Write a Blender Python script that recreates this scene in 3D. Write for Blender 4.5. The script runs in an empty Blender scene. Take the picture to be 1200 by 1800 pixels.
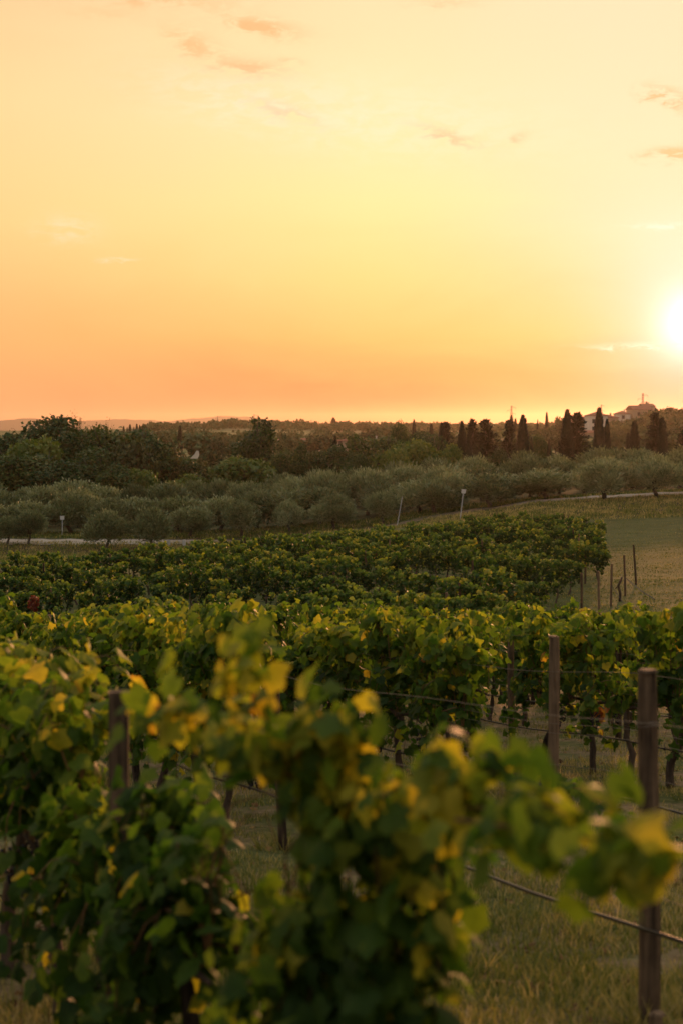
import bpy, math, random
import numpy as np
from mathutils import Vector, Matrix, Euler

rnd = random.Random(7)
RG = np.random.default_rng(11)
R = math.radians
sc = bpy.context.scene
col = sc.collection

# ------------------------------------------------------------------ camera
FPX = 2500.0            # focal length in pixels of the 1200x1800 photograph
HV = 750.0              # the photograph's horizon row
cam_d = bpy.data.cameras.new('camera')
cam_d.sensor_fit = 'VERTICAL'
cam_d.sensor_height = 36.0
cam_d.sensor_width = 24.0
cam_d.lens = 50.0
cam_d.shift_y = -(900 - HV) / 1800.0
cam_d.clip_start = 0.05
cam_d.clip_end = 40000.0
cam_d.dof.use_dof = True
cam_d.dof.focus_distance = 32.0
cam_d.dof.aperture_fstop = 2.6
cam = bpy.data.objects.new('camera', cam_d)
cam.location = (0, 0, 0)
cam.rotation_euler = (R(90), 0, 0)
col.objects.link(cam)
sc.camera = cam

# ------------------------------------------------------------------ render / exposure
sc.render.engine = 'CYCLES'
sc.view_settings.view_transform = 'Standard'
sc.view_settings.look = 'None'
sc.view_settings.exposure = 0.0
sc.view_settings.gamma = 1.0
sc.view_settings.use_curve_mapping = False
cy = sc.cycles
cy.max_bounces = 5
cy.diffuse_bounces = 3
cy.glossy_bounces = 2
cy.transmission_bounces = 3
cy.transparent_max_bounces = 6
cy.volume_bounces = 0
cy.use_denoising = True
cy.sample_clamp_indirect = 6.0

# ------------------------------------------------------------------ sky and sun
SUN_AZ, SUN_EL = 13.95, 3.95      # degrees, clockwise from the view axis (+Y), above the horizon
HAZE = 0.5e-4
sun_dir = Vector((math.sin(R(SUN_AZ)) * math.cos(R(SUN_EL)), math.cos(R(SUN_AZ)) * math.cos(R(SUN_EL)), math.sin(R(SUN_EL))))


def lin(c):
    return tuple(((x / 255.0) / 12.92 if x / 255.0 <= 0.04045 else ((x / 255.0 + 0.055) / 1.055) ** 2.4) for x in c)


class NT:
    """small helper round a node tree"""
    def __init__(s, tree):
        s.t = tree

    def n(s, typ, **kw):
        x = s.t.nodes.new(typ)
        for k, v in kw.items():
            setattr(x, k, v)
        return x

    def put(s, sock, v):
        if isinstance(v, bpy.types.NodeSocket):
            s.t.links.new(v, sock)
        elif v is not None:
            sock.default_value = v

    def m(s, op, a, b=None, c=None, clamp=False):
        x = s.n('ShaderNodeMath', operation=op, use_clamp=clamp)
        s.put(x.inputs[0], a)
        if b is not None:
            s.put(x.inputs[1], b)
        if c is not None:
            s.put(x.inputs[2], c)
        return x.outputs[0]

    def mix(s, f, a, b, blend='MIX'):
        x = s.n('ShaderNodeMix', data_type='RGBA', blend_type=blend)
        s.put(x.inputs[0], f)
        s.put(x.inputs[6], a if not isinstance(a, tuple) else (*a, 1))
        s.put(x.inputs[7], b if not isinstance(b, tuple) else (*b, 1))
        return x.outputs[2]

    def ramp(s, f, stops, interp='LINEAR'):
        x = s.n('ShaderNodeValToRGB')
        cr = x.color_ramp
        cr.interpolation = interp
        while len(cr.elements) < len(stops):
            cr.elements.new(0.5)
        for e, (p, c) in zip(cr.elements, stops):
            e.position = p
            e.color = (*c, 1) if len(c) == 3 else c
        s.put(x.inputs[0], f)
        return x.outputs[0]

    def rng(s, v, a, b, c=0.0, d=1.0, smooth=False):
        x = s.n('ShaderNodeMapRange', interpolation_type='SMOOTHSTEP' if smooth else 'LINEAR')
        s.put(x.inputs[0], v)
        for i, q in enumerate((a, b, c, d)):
            x.inputs[1 + i].default_value = q
        return x.outputs[0]

    def noise(s, vec, scale, detail=4.0, rough=0.55, dist=0.0):
        x = s.n('ShaderNodeTexNoise')
        if vec is not None:
            s.put(x.inputs['Vector'], vec)
        x.inputs['Scale'].default_value = scale
        x.inputs['Detail'].default_value = detail
        x.inputs['Roughness'].default_value = rough
        x.inputs['Distortion'].default_value = dist
        return x.outputs[0]


world = bpy.data.worlds.new('World')
sc.world = world
world.use_nodes = True
wt = world.node_tree
wt.nodes.clear()
W = NT(wt)
geo = W.n('ShaderNodeTexCoord')
sep = W.n('ShaderNodeSeparateXYZ')
W.put(sep.inputs[0], geo.outputs['Generated'])
dx, dy, dz = sep.outputs
el = W.m('MULTIPLY', W.m('ARCSINE', dz), 57.2958)
az = W.m('MULTIPLY', W.m('ARCTAN2', dx, dy), 57.2958)
daz = W.m('ABSOLUTE', W.m('SUBTRACT', az, SUN_AZ))
daz = W.m('MINIMUM', daz, W.m('SUBTRACT', 360.0, daz))
comb = W.n('ShaderNodeCombineXYZ')
W.put(comb.inputs[0], W.m('MULTIPLY', az, 0.10))
W.put(comb.inputs[1], W.m('MULTIPLY', el, 0.30))
streak = W.noise(comb.outputs[0], 1.0, 5.0, 0.55, 0.6)
el2 = W.m('ADD', el, W.m('MULTIPLY', W.m('SUBTRACT', streak, 0.5), 2.2))
daz2 = W.m('ADD', daz, W.m('MULTIPLY', W.m('SUBTRACT', streak, 0.5), 5.0))
ef = W.m('DIVIDE', W.m('MAXIMUM', el2, 0.0), 90.0, clamp=True)


def sky_stops(lst):
    return [(e / 90.0, tuple(k * v for v in lin(c))) for e, c, k in lst]


near_sun = W.ramp(ef, sky_stops([(0, (224, 88, 44), 1.0), (2, (238, 140, 60), 1.0), (3.6, (246, 190, 106), 1.0), (8, (244, 221, 174), 1.0), (12.4, (247, 228, 184), 1),
                                 (17, (252, 229, 186), 1), (30, (236, 220, 196), 1), (55, (214, 208, 200), 1), (90, (204, 204, 206), 1)]))
mid_sky = W.ramp(ef, sky_stops([(0, (226, 96, 62), 1.0), (1.4, (240, 132, 78), 1.0), (3.6, (252, 190, 108), 1.0), (6, (253, 218, 136), 1), (9, (252, 235, 162), 1.0), (12.4, (253, 236, 180), 1),
                                (17, (254, 228, 176), 1), (30, (234, 216, 190), 1), (55, (212, 206, 200), 1), (90, (204, 204, 206), 1)]))
far_sky = W.ramp(ef, sky_stops([(0, (255, 172, 116), 1.0), (1.4, (255, 174, 113), 1.0), (3.6, (255, 183, 114), 1.0), (8, (255, 212, 140), 1.0), (12.4, (255, 218, 152), 1),
                                (17, (254, 208, 150), 1), (30, (228, 206, 180), 1), (55, (210, 204, 198), 1), (90, (204, 204, 206), 1)]))
back_sky = W.ramp(ef, sky_stops([(0, (168, 152, 138), 1.0), (8, (178, 166, 152), 1.0), (20, (188, 182, 172), 1.0), (50, (200, 198, 196), 1), (90, (204, 204, 206), 1)]))
skyc = W.mix(W.rng(daz2, 1.0, 14.0, smooth=True), near_sun, mid_sky)
skyc = W.mix(W.rng(daz2, 13.0, 30.0), skyc, far_sky)
skyc = W.mix(W.rng(daz, 30.0, 120.0, smooth=True), skyc, back_sky)
# glow round the low sun
vd = W.n('ShaderNodeVectorMath', operation='DOT_PRODUCT')
W.put(vd.inputs[0], geo.outputs['Generated'])
vd.inputs[1].default_value = sun_dir
ang = W.m('MULTIPLY', W.m('ARCCOSINE', W.m('MINIMUM', vd.outputs['Value'], 0.9999999)), 57.2958)


def gauss(x, s):
    q = W.m('DIVIDE', x, s)
    return W.m('EXPONENT', W.m('MULTIPLY', W.m('MULTIPLY', q, q), -1.0))


skyc = W.mix(gauss(ang, 7.0), skyc, (0.0, 0.06, 0.10), 'ADD')
skyc = W.mix(gauss(ang, 3.2), skyc, (0.10, 0.15, 0.34), 'ADD')
skyc = W.mix(gauss(ang, 1.2), skyc, (1.0, 0.9, 0.9), 'ADD')
# wisps of cloud
cn = W.n('ShaderNodeCombineXYZ')
W.put(cn.inputs[0], W.m('MULTIPLY', az, 0.9))
W.put(cn.inputs[1], W.m('MULTIPLY', el, 2.4))
rag = W.noise(cn.outputs[0], 1.0, 6.0, 0.65, 0.4)
azr = W.m('ADD', az, W.m('MULTIPLY', W.m('SUBTRACT', rag, 0.5), 2.4))
elr = W.m('ADD', el, W.m('MULTIPLY', W.m('SUBTRACT', rag, 0.5), 0.9))


def blobs(lst):
    tot = None
    for (u, v, wu, wv, k, slope) in lst:
        a0 = math.degrees(math.atan((u - 600) / FPX))
        e0 = math.degrees(math.atan((HV - v) / FPX * math.cos(R(a0))))
        da = W.m('SUBTRACT', azr, a0)
        de = W.m('ADD', W.m('SUBTRACT', elr, e0), W.m('MULTIPLY', da, slope))
        g = W.m('MULTIPLY', W.m('MULTIPLY', gauss(da, wu / 43.6), gauss(de, wv / 43.6)), k)
        tot = g if tot is None else W.m('ADD', tot, g)
    return tot


pn = W.rng(rag, 0.36, 0.62, smooth=True)
dark = W.m('MULTIPLY', blobs([(465, 44, 66, 15, 1.2, .14), (350, 78, 50, 24, .9, .35), (445, 118, 58, 15, 1.2, .05), (515, 108, 20, 6, .8, 0.2), (505, 194, 60, 12, .9, .32), (790, 236, 52, 9, 1.1, .3),
                              (912, 242, 15, 9, .9, -.4), (1175, 168, 34, 15, 1.6, .3), (1182, 268, 38, 10, 1.9, 0), (270, -2, 150, 12, .7, 0), (780, 4, 60, 8, .5, 0), (190, 22, 60, 10, .3, 0)]), pn, clamp=True)
skyc = W.mix(W.m('MULTIPLY', dark, .72), skyc, lin((250, 182, 118)))
lite = W.m('MULTIPLY', blobs([(1150, 607, 85, 5, 1.0, 0), (1165, 398, 60, 6, .8, 0), (125, 400, 45, 20, .3, 0), (215, 455, 26, 4, .4, 0), (700, 210, 260, 60, .22, .1), (430, 170, 160, 45, .22, .15)]), pn, clamp=True)
skyc = W.mix(lite, skyc, (1.0, 0.96, 0.80))
nish = W.n('ShaderNodeTexSky', sky_type='NISHITA')
nish.sun_disc = False
nish.sun_elevation = R(SUN_EL)
nish.sun_rotation = R(SUN_AZ)
nish.dust_density = 3.0
bgA = W.n('ShaderNodeBackground')
W.put(bgA.inputs[0], nish.outputs[0])
bgA.inputs[1].default_value = 0.004
bgB = W.n('ShaderNodeBackground')
W.put(bgB.inputs[0], skyc)
bgB.inputs[1].default_value = 1.0
addb = W.n('ShaderNodeAddShader')
wt.links.new(bgA.outputs[0], addb.inputs[0])
wt.links.new(bgB.outputs[0], addb.inputs[1])
wo = W.n('ShaderNodeOutputWorld')
wt.links.new(addb.outputs[0], wo.inputs[0])

sun_d = bpy.data.lights.new('sun', 'SUN')
sun_d.energy = 3.1
sun_d.angle = R(2.4)
sun_d.color = (1.0, 0.43, 0.18)
sun = bpy.data.objects.new('sun', sun_d)
sun.rotation_euler = sun_dir.to_track_quat('Z', 'Y').to_euler()
sun.location = sun_dir * 50
col.objects.link(sun)

# ------------------------------------------------------------------ helpers


def tag(o, label=None, cat=None, group=None, kind=None):
    if label:
        o['label'] = label
    if cat:
        o['category'] = cat
    if group:
        o['group'] = group
    if kind:
        o['kind'] = kind
    return o


def empty(name, loc=(0, 0, 0), rz=0.0, label=None, cat=None, group=None):
    o = bpy.data.objects.new(name, None)
    o.location = loc
    o.rotation_euler = (0, 0, rz)
    o.empty_display_size = 0.2
    col.objects.link(o)
    return tag(o, label, cat, group)


def link(name, me, parent=None, loc=(0, 0, 0)):
    o = bpy.data.objects.new(name, me)
    o.location = loc
    col.objects.link(o)
    if parent is not None:
        o.parent = parent
    return o


def np_mesh(name, V, F, mat, tint=None, smooth=False):
    """V (n,3), F (m,k) one polygon size"""
    V = np.asarray(V, np.float32)
    F = np.asarray(F, np.int32)
    me = bpy.data.meshes.new(name)
    m, k = F.shape
    me.vertices.add(len(V))
    me.vertices.foreach_set('co', V.ravel())
    me.loops.add(m * k)
    me.loops.foreach_set('vertex_index', F.ravel())
    me.polygons.add(m)
    me.polygons.foreach_set('loop_start', np.arange(0, m * k, k, dtype=np.int32))
    me.polygons.foreach_set('loop_total', np.full(m, k, np.int32))
    if smooth:
        me.polygons.foreach_set('use_smooth', np.ones(m, bool))
    me.update(calc_edges=True)
    if tint is not None:
        a = me.attributes.new('tint', 'FLOAT', 'POINT')
        a.data.foreach_set('value', np.asarray(tint, np.float32))
    if mat is not None:
        me.materials.append(mat)
    return me


class MB:
    """collects quads and triangles"""
    def __init__(s):
        s.v, s.f = [], []

    def add(s, vs, fs):
        b = len(s.v)
        s.v += [tuple(v) for v in vs]
        s.f += [tuple(b + i for i in f) for f in fs]

    def box(s, c, size, rz=0.0, taper=1.0):
        cx, cy_, cz = c
        hx, hy, hz = size[0] / 2, size[1] / 2, size[2] / 2
        ca, sa = math.cos(rz), math.sin(rz)
        vs = []
        for z, k in ((-hz, 1.0), (hz, taper)):
            for x, y in ((-hx, -hy), (hx, -hy), (hx, hy), (-hx, hy)):
                vs.append((cx + (x * ca - y * sa) * k, cy_ + (x * sa + y * ca) * k, cz + z))
        s.add(vs, [(0, 3, 2, 1), (4, 5, 6, 7), (0, 1, 5, 4), (1, 2, 6, 5), (2, 3, 7, 6), (3, 0, 4, 7)])

    def tube(s, pts, rad, sides=6, cap=True):
        pts = [Vector(p) for p in pts]
        if not isinstance(rad, (list, tuple)):
            rad = [rad] * len(pts)
        b = len(s.v)
        prev = None
        for i, p in enumerate(pts):
            t = (pts[min(i + 1, len(pts) - 1)] - pts[max(i - 1, 0)]).normalized()
            if prev is None:
                a = t.cross(Vector((0.13, 0.29, 0.95)))
                if a.length < 1e-3:
                    a = t.cross(Vector((1, 0, 0)))
                a.normalize()
            else:
                a = (prev - t * prev.dot(t)).normalized()
            prev = a
            c = t.cross(a)
            for k in range(sides):
                q = 2 * math.pi * k / sides
                s.v.append(tuple(p + (a * math.cos(q) + c * math.sin(q)) * rad[i]))
        n = len(pts)
        for i in range(n - 1):
            for k in range(sides):
                k2 = (k + 1) % sides
                s.f.append((b + i * sides + k, b + i * sides + k2, b + (i + 1) * sides + k2, b + (i + 1) * sides + k))
        if cap:
            s.f.append(tuple(b + k for k in range(sides))[::-1])
            s.f.append(tuple(b + (n - 1) * sides + k for k in range(sides)))

    def mesh(s, name, mat, smooth=False):
        me = bpy.data.meshes.new(name)
        me.from_pydata(s.v, [], s.f)
        if smooth:
            me.polygons.foreach_set('use_smooth', np.ones(len(me.polygons), bool))
        if mat is not None:
            me.materials.append(mat)
        me.update()
        return me

    def build(s, name, mat, parent=None, smooth=False, loc=(0, 0, 0)):
        return link(name, s.mesh(name, mat, smooth), parent, loc)


# ------------------------------------------------------------------ terrain
UC = np.array([-150, 0, 300, 420, 600, 850, 950, 1000, 1050, 1100, 1150, 1200, 1350], float)
DROPS = {  # distance: drop below the camera at the columns UC, metres
    30: [5.75, 5.7, 5.65, 5.6, 5.6, 5.6, 5.6, 5.6, 5.6, 5.6, 5.6, 5.6, 5.6],
    35: [6.35, 6.3, 6.25, 6.2, 6.15, 6.15, 6.15, 6.15, 6.15, 6.15, 6.15, 6.1, 6.1],
    40: [6.9, 6.8, 6.7, 6.6, 6.5, 6.45, 6.45, 6.45, 6.45, 6.45, 6.4, 6.4, 6.3],
    50: [7.4, 7.2, 7.0, 6.95, 6.85, 6.8, 6.8, 6.8, 6.75, 6.7, 6.65, 6.6, 6.5],
    61: [7.9, 7.6, 7.3, 7.2, 7.05, 6.95, 6.9, 6.85, 6.8, 6.8, 6.75, 6.7, 6.5],
    80: [8.9, 8.6, 8.2, 8.0, 7.7, 7.5, 7.4, 7.4, 7.35, 7.3, 7.3, 7.2, 7.0],
    100: [10.8, 10.3, 9.6, 9.1, 8.5, 8.2, 8.2, 8.2, 8.15, 8.1, 8.0, 7.9, 7.5],
    115: [12.0, 11.5, 10.6, 9.8, 8.75, 8.4, 8.5, 8.45, 8.4, 8.35, 8.3, 8.2, 7.8],
    128: [12.8, 12.3, 11.7, 10.8, 9.4, 8.55, 8.55, 8.5, 8.5, 8.45, 8.4, 8.3, 8.0],
    141: [13.2, 12.8, 12.6, 12.2, 11.0, 9.1, 8.2, 7.9, 7.75, 7.6, 7.5, 7.4, 7.0],
    146.5: [12.6, 12.2, 12.2, 12.2, 11.3, 8.9, 7.95, 7.8, 7.6, 7.45, 7.3, 7.2, 6.8],
    153.5: [12.4, 12.0, 12.1, 12.1, 11.2, 8.7, 7.8, 7.65, 7.45, 7.3, 7.1, 7.0, 6.6],
    165: [12.6, 12.4, 12.3, 12.0, 11.1, 9.0, 8.4, 8.2, 8.0, 7.8, 7.6, 7.5, 7.2],
    200: [12.8, 12.7, 12.5, 12.0, 11.0, 9.6, 8.7, 8.4, 8.1, 7.9, 7.7, 7.6, 7.3],
    250: [13.2, 13.2, 13.0, 12.6, 11.8, 10.5, 9.5, 9.2, 8.9, 8.6, 8.3, 8.2, 8.0],
}
VROWS = {  # distance: photograph row of the ground
    300: [868, 866, 862, 858, 854, 842, 836, 833, 830, 827, 824, 822, 820],
    400: [818, 816, 818, 818, 818, 806, 804, 802, 796, 790, 785, 783, 780],
    550: [790, 790, 795, 795, 794, 787, 783, 780, 774, 767, 762, 760, 758],
    700: [776, 776, 778, 780, 781, 776, 768, 764, 756, 745, 734, 732, 730],
    860: [768, 768, 770, 772, 773, 768, 764, 762, 760, 757, 756, 756, 756],
    1100: [762, 762, 760, 757, 761, 760, 757, 757, 757, 757, 757, 757, 757],
    1400: [758, 757, 753, 747, 752, 754, 755, 755, 755, 755, 755, 755, 755],
    1700: [760, 760, 759, 757, 759, 759, 757, 757, 757, 757, 757, 757, 757],
}
for d, vs in VROWS.items():
    DROPS[d] = [(v - HV) / FPX * d for v in vs]
for d, z in ((2300, 20), (4000, 45), (13000, 55)):
    DROPS[d] = [z] * len(UC)
DD = np.array(sorted(DROPS), float)
DT = np.array([DROPS[d] for d in sorted(DROPS)], float)


def bump(x, y):
    return (np.sin(x * 0.61 + 1.3 * np.sin(y * 0.37)) * np.sin(y * 0.53 + 0.7 * np.sin(x * 0.41)) * 0.5 +
            np.sin(x * 1.73 + y * 0.9) * np.sin(y * 1.31 - x * 0.6) * 0.25)


def ground(x, y, rough=True):
    x = np.asarray(x, float)
    y = np.asarray(y, float)
    x, y = np.broadcast_arrays(x, y)
    yy = np.clip(y, 30, 12900)
    u = np.clip(600 + FPX * x / np.maximum(yy, 24), UC[0], UC[-1])
    i = np.clip(np.searchsorted(DD, yy, side='right') - 1, 0, len(DD) - 2)
    f = np.clip((yy - DD[i]) / (DD[i + 1] - DD[i]), 0, 1)
    j = np.clip(np.searchsorted(UC, u, side='right') - 1, 0, len(UC) - 2)
    g = np.clip((u - UC[j]) / (UC[j + 1] - UC[j]), 0, 1)
    g = g * g * (3 - 2 * g) * 0.5 + g * 0.5
    far = (DT[i, j] * (1 - g) + DT[i, j + 1] * g) * (1 - f) + (DT[i + 1, j] * (1 - g) + DT[i + 1, j + 1] * g) * f
    nr = 1.9 + 0.125 * y
    nr = np.where(y < -15, 1.9 - 0.125 * 15 + (y + 15) * 0.02, nr)
    w = np.clip((y - 27) / 3.0, 0, 1)
    z = -(nr * (1 - w) + far * w)
    if rough:
        z = z + bump(x, y) * np.where(np.abs(y) < 130, 0.05, np.where(np.abs(y) < 300, 0.03, 0.0))
    return z


def gz(x, y):
    return float(ground(x, y))


def px(u, Y):
    return (u - 600) / FPX * Y


def pz(v, Y):
    return -(v - HV) / FPX * Y


# ------------------------------------------------------------------ materials
def material(name):
    m = bpy.data.materials.new(name)
    m.use_nodes = True
    m.node_tree.nodes.clear()
    return m, NT(m.node_tree)


def finish(m, N, shader):
    o = N.n('ShaderNodeOutputMaterial')
    m.node_tree.links.new(shader, o.inputs[0])
    return m


def principled(N, color, rough=0.7, spec=0.4, normal=None):
    p = N.n('ShaderNodeBsdfPrincipled')
    N.put(p.inputs['Base Color'], color if not isinstance(color, tuple) else (*color, 1))
    N.put(p.inputs['Roughness'], rough)
    N.put(p.inputs['Specular IOR Level'], spec)
    if normal is not None:
        N.put(p.inputs['Normal'], normal)
    return p.outputs[0]


def leaf_mat(name, stops, trans=0.35, rough=0.42, spec=0.5, objvar=0.12, tcol=1.5, veins=False):
    m, N = material(name)
    at = N.n('ShaderNodeAttribute', attribute_name='tint')
    oi = N.n('ShaderNodeObjectInfo')
    f = N.m('ADD', at.outputs['Fac'], N.m('MULTIPLY', N.m('SUBTRACT', oi.outputs['Random'], 0.5), objvar), clamp=True)
    c = N.ramp(f, stops)
    if veins:
        tc = N.n('ShaderNodeNewGeometry')
        nz = N.noise(tc.outputs['Position'], 28.0, 3.0)
        c = N.mix(N.rng(nz, 0.35, 0.7), N.mix(1.0, c, (0.72, 0.75, 0.7), 'MULTIPLY'), c)
    p = principled(N, c, rough, spec)
    t = N.n('ShaderNodeBsdfTranslucent')
    N.put(t.inputs[0], N.mix(1.0, c, (tcol, tcol * 1.0, tcol * 0.5), 'MULTIPLY'))
    mx = N.n('ShaderNodeMixShader')
    mx.inputs[0].default_value = trans
    m.node_tree.links.new(p, mx.inputs[1])
    m.node_tree.links.new(t.outputs[0], mx.inputs[2])
    return finish(m, N, mx.outputs[0])


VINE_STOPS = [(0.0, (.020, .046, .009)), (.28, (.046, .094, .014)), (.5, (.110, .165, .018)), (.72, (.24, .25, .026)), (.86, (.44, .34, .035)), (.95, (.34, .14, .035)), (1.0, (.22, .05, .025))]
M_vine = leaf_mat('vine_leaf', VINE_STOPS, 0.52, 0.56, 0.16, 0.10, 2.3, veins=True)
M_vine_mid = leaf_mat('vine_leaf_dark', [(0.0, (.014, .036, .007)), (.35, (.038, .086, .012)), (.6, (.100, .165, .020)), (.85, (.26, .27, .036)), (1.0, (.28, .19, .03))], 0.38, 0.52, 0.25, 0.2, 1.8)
M_vine_red = leaf_mat('vine_leaf_red', [(0.0, (.10, .02, .015)), (.6, (.20, .04, .02)), (1.0, (.30, .10, .03))], 0.4, 0.5, 0.3, 0.1, 1.4)
M_olive = leaf_mat('olive_leaf', [(0.0, (.070, .090, .040)), (.5, (.19, .22, .110)), (1.0, (.36, .38, .22))], 0.22, 0.5, 0.35, 0.45, 1.3)
M_broad = leaf_mat('broad_leaf', [(0.0, (.018, .042, .011)), (.5, (.044, .086, .020)), (.85, (.100, .132, .030)), (1.0, (.17, .15, .04))], 0.25, 0.55, 0.3, 0.3, 1.3)
M_bright = leaf_mat('bright_leaf', [(0.0, (.042, .075, .016)), (.5, (.105, .155, .030)), (1.0, (.19, .21, .04))], 0.3, 0.55, 0.3, 0.2, 1.4)
M_brown = leaf_mat('brown_leaf', [(0.0, (.024, .036, .012)), (.5, (.062, .076, .022)), (1.0, (.14, .12, .035))], 0.25, 0.6, 0.25, 0.2, 1.3)
M_dark = leaf_mat('conifer_needle', [(0.0, (.010, .016, .008)), (.6, (.020, .030, .013)), (1.0, (.040, .050, .020))], 0.08, 0.6, 0.25, 0.2, 1.0)
M_hill = leaf_mat('hill_foliage', [(0.0, (.026, .044, .016)), (.5, (.058, .088, .030)), (.85, (.095, .125, .042)), (1.0, (.14, .12, .05))], 0.1, 0.7, 0.2, 0.5, 1.0)
M_grass = leaf_mat('grass_blade', [(0.0, (.048, .076, .016)), (.45, (.115, .145, .034)), (.75, (.30, .25, .09)), (1.0, (.48, .37, .18))], 0.35, 0.6, 0.25, 0.0, 1.4)


def wood_mat(name, c1, c2, scale=30.0, rough=0.85, stretch=0.08, streaks=True):
    m, N = material(name)
    tc = N.n('ShaderNodeTexCoord')
    mp = N.n('ShaderNodeMapping')
    N.put(mp.inputs[0], tc.outputs['Object'])
    mp.inputs['Scale'].default_value = (1, 1, stretch)
    oi = N.n('ShaderNodeObjectInfo')
    nz = N.noise(mp.outputs[0], scale, 5.0, 0.6)
    big = N.noise(tc.outputs['Object'], 5.0, 3.0)
    f = N.m('ADD', N.m('MULTIPLY', nz, 0.7), N.m('MULTIPLY', big, 0.4))
    f = N.m('ADD', f, N.m('MULTIPLY', N.m('SUBTRACT', oi.outputs['Random'], 0.5), 0.3))
    c = N.ramp(f, [(0.38, c1), (0.66, c2)])
    bp = N.n('ShaderNodeBump')
    bp.inputs['Strength'].default_value = 0.6
    bp.inputs['Distance'].default_value = 0.01
    N.put(bp.inputs['Height'], nz)
    return finish(m, N, principled(N, c, rough, 0.2, bp.outputs[0]))


M_post = wood_mat('weathered_wood', (.024, .015, .009), (.17, .112, .068), 34.0, stretch=.05)
M_bark = wood_mat('vine_bark', (.020, .014, .010), (.10, .070, .050), 40.0, stretch=0.2)
M_tbark = wood_mat('tree_bark', (.035, .028, .022), (.12, .10, .08), 3.0, stretch=0.3)
M_shoot = wood_mat('vine_shoot', (.09, .045, .018), (.22, .12, .05), 20.0, 0.6)


def flat_mat(name, c, rough=0.6, spec=0.4, metal=0.0, var=0.15, scale=4.0):
    m, N = material(name)
    tc = N.n('ShaderNodeTexCoord')
    nz = N.noise(tc.outputs['Object'], scale, 5.0)
    cc = N.mix(nz, tuple(x * (1 - var) for x in c), tuple(min(1, x * (1 + var)) for x in c))
    p = N.n('ShaderNodeBsdfPrincipled')
    N.put(p.inputs['Base Color'], cc)
    p.inputs['Roughness'].default_value = rough
    p.inputs['Specular IOR Level'].default_value = spec
    p.inputs['Metallic'].default_value = metal
    return finish(m, N, p.outputs[0])


M_tube = flat_mat('black_plastic', (.011, .010, .010), 0.38, 0.5)
M_wire = flat_mat('galvanised_wire', (.16, .13, .10), 0.6, 0.4, 0.4)
M_white = flat_mat('white_paint', (.55, .54, .52), 0.5)
M_grey = flat_mat('grey_metal', (.42, .43, .44), 0.5, 0.4, 0.3)
M_grape = flat_mat('grape_skin', (.012, .008, .018), 0.4, 0.4)
M_wallA = flat_mat('ochre_plaster', (.38, .30, .21), 0.9, 0.2, 0, .2, .6)
M_wallB = flat_mat('pale_plaster', (.62, .56, .47), 0.9, 0.2, 0, .12, .6)
M_roof = flat_mat('terracotta_tile', (.26, .12, .075), 0.9, 0.2, 0, .3, 1.2)
M_pane = flat_mat('dark_glass', (.03, .035, .04), 0.15, 0.6)
M_shut = flat_mat('wood_shutter', (.10, .08, .06), 0.7)
M_pylon = flat_mat('pylon_steel', (.22, .21, .20), 0.6, 0.4, 0.5)


def ground_mat():
    m, N = material('ground')
    g = N.n('ShaderNodeNewGeometry')
    P = g.outputs['Position']
    sp = N.n('ShaderNodeSeparateXYZ')
    N.put(sp.inputs[0], P)
    fine = N.noise(P, 9.0, 6.0, 0.7)
    midn = N.noise(P, 0.9, 5.0, 0.6)
    big = N.noise(P, 0.05, 5.0, 0.6)
    huge = N.noise(P, 0.008, 6.0, 0.6)
    grass = N.ramp(fine, [(.3, (.040, .052, .016)), (.55, (.095, .105, .034)), (.75, (.20, .17, .070))])
    dry = N.ramp(fine, [(.3, (.095, .064, .034)), (.6, (.24, .175, .100)), (.8, (.36, .28, .17))])
    a = N.rng(midn, .42, .56, smooth=True)
    nearc = N.mix(N.m('MULTIPLY', a, .85), grass, dry)
    # meadow and road banks
    mead = N.ramp(fine, [(.3, (.044, .060, .018)), (.55, (.082, .096, .030)), (.8, (.150, .145, .060))])
    mead = N.mix(N.rng(big, .42, .62), mead, (.100, .105, .038))
    mead = N.mix(N.rng(midn, .36, .54, 0.7, 0.0), mead, (.046, .056, .019))
    c = N.mix(N.rng(sp.outputs[1], 27.0, 42.0), nearc, mead)
    bank = N.ramp(fine, [(.3, (.035, .028, .015)), (.6, (.085, .062, .035)), (.8, (.15, .12, .06))])
    bank = N.mix(N.rng(big, .45, .6), bank, (.05, .058, .022))
    c = N.mix(N.rng(sp.outputs[1], 129.0, 134.0), c, bank)
    c = N.mix(N.rng(sp.outputs[1], 156.0, 165.0), c, N.ramp(midn, [(.35, (.040, .044, .018)), (.65, (.11, .105, .045))]))
    hill = N.ramp(N.noise(P, 0.02, 7.0, 0.62), [(.36, (.045, .062, .020)), (.48, (.11, .125, .042)), (.58, (.22, .20, .085)), (.72, (.075, .095, .034))])
    hill = N.mix(N.rng(huge, .48, .60), hill, (.17, .150, .070))
    c = N.mix(N.rng(sp.outputs[1], 260.0, 330.0), c, hill)
    bp = N.n('ShaderNodeBump')
    bp.inputs['Strength'].default_value = 0.8
    bp.inputs['Distance'].default_value = 0.06
    N.put(bp.inputs['Height'], N.m('ADD', N.m('MULTIPLY', fine, .6), midn))
    return finish(m, N, principled(N, c, 0.95, 0.1, bp.outputs[0]))


M_ground = ground_mat()


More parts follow.
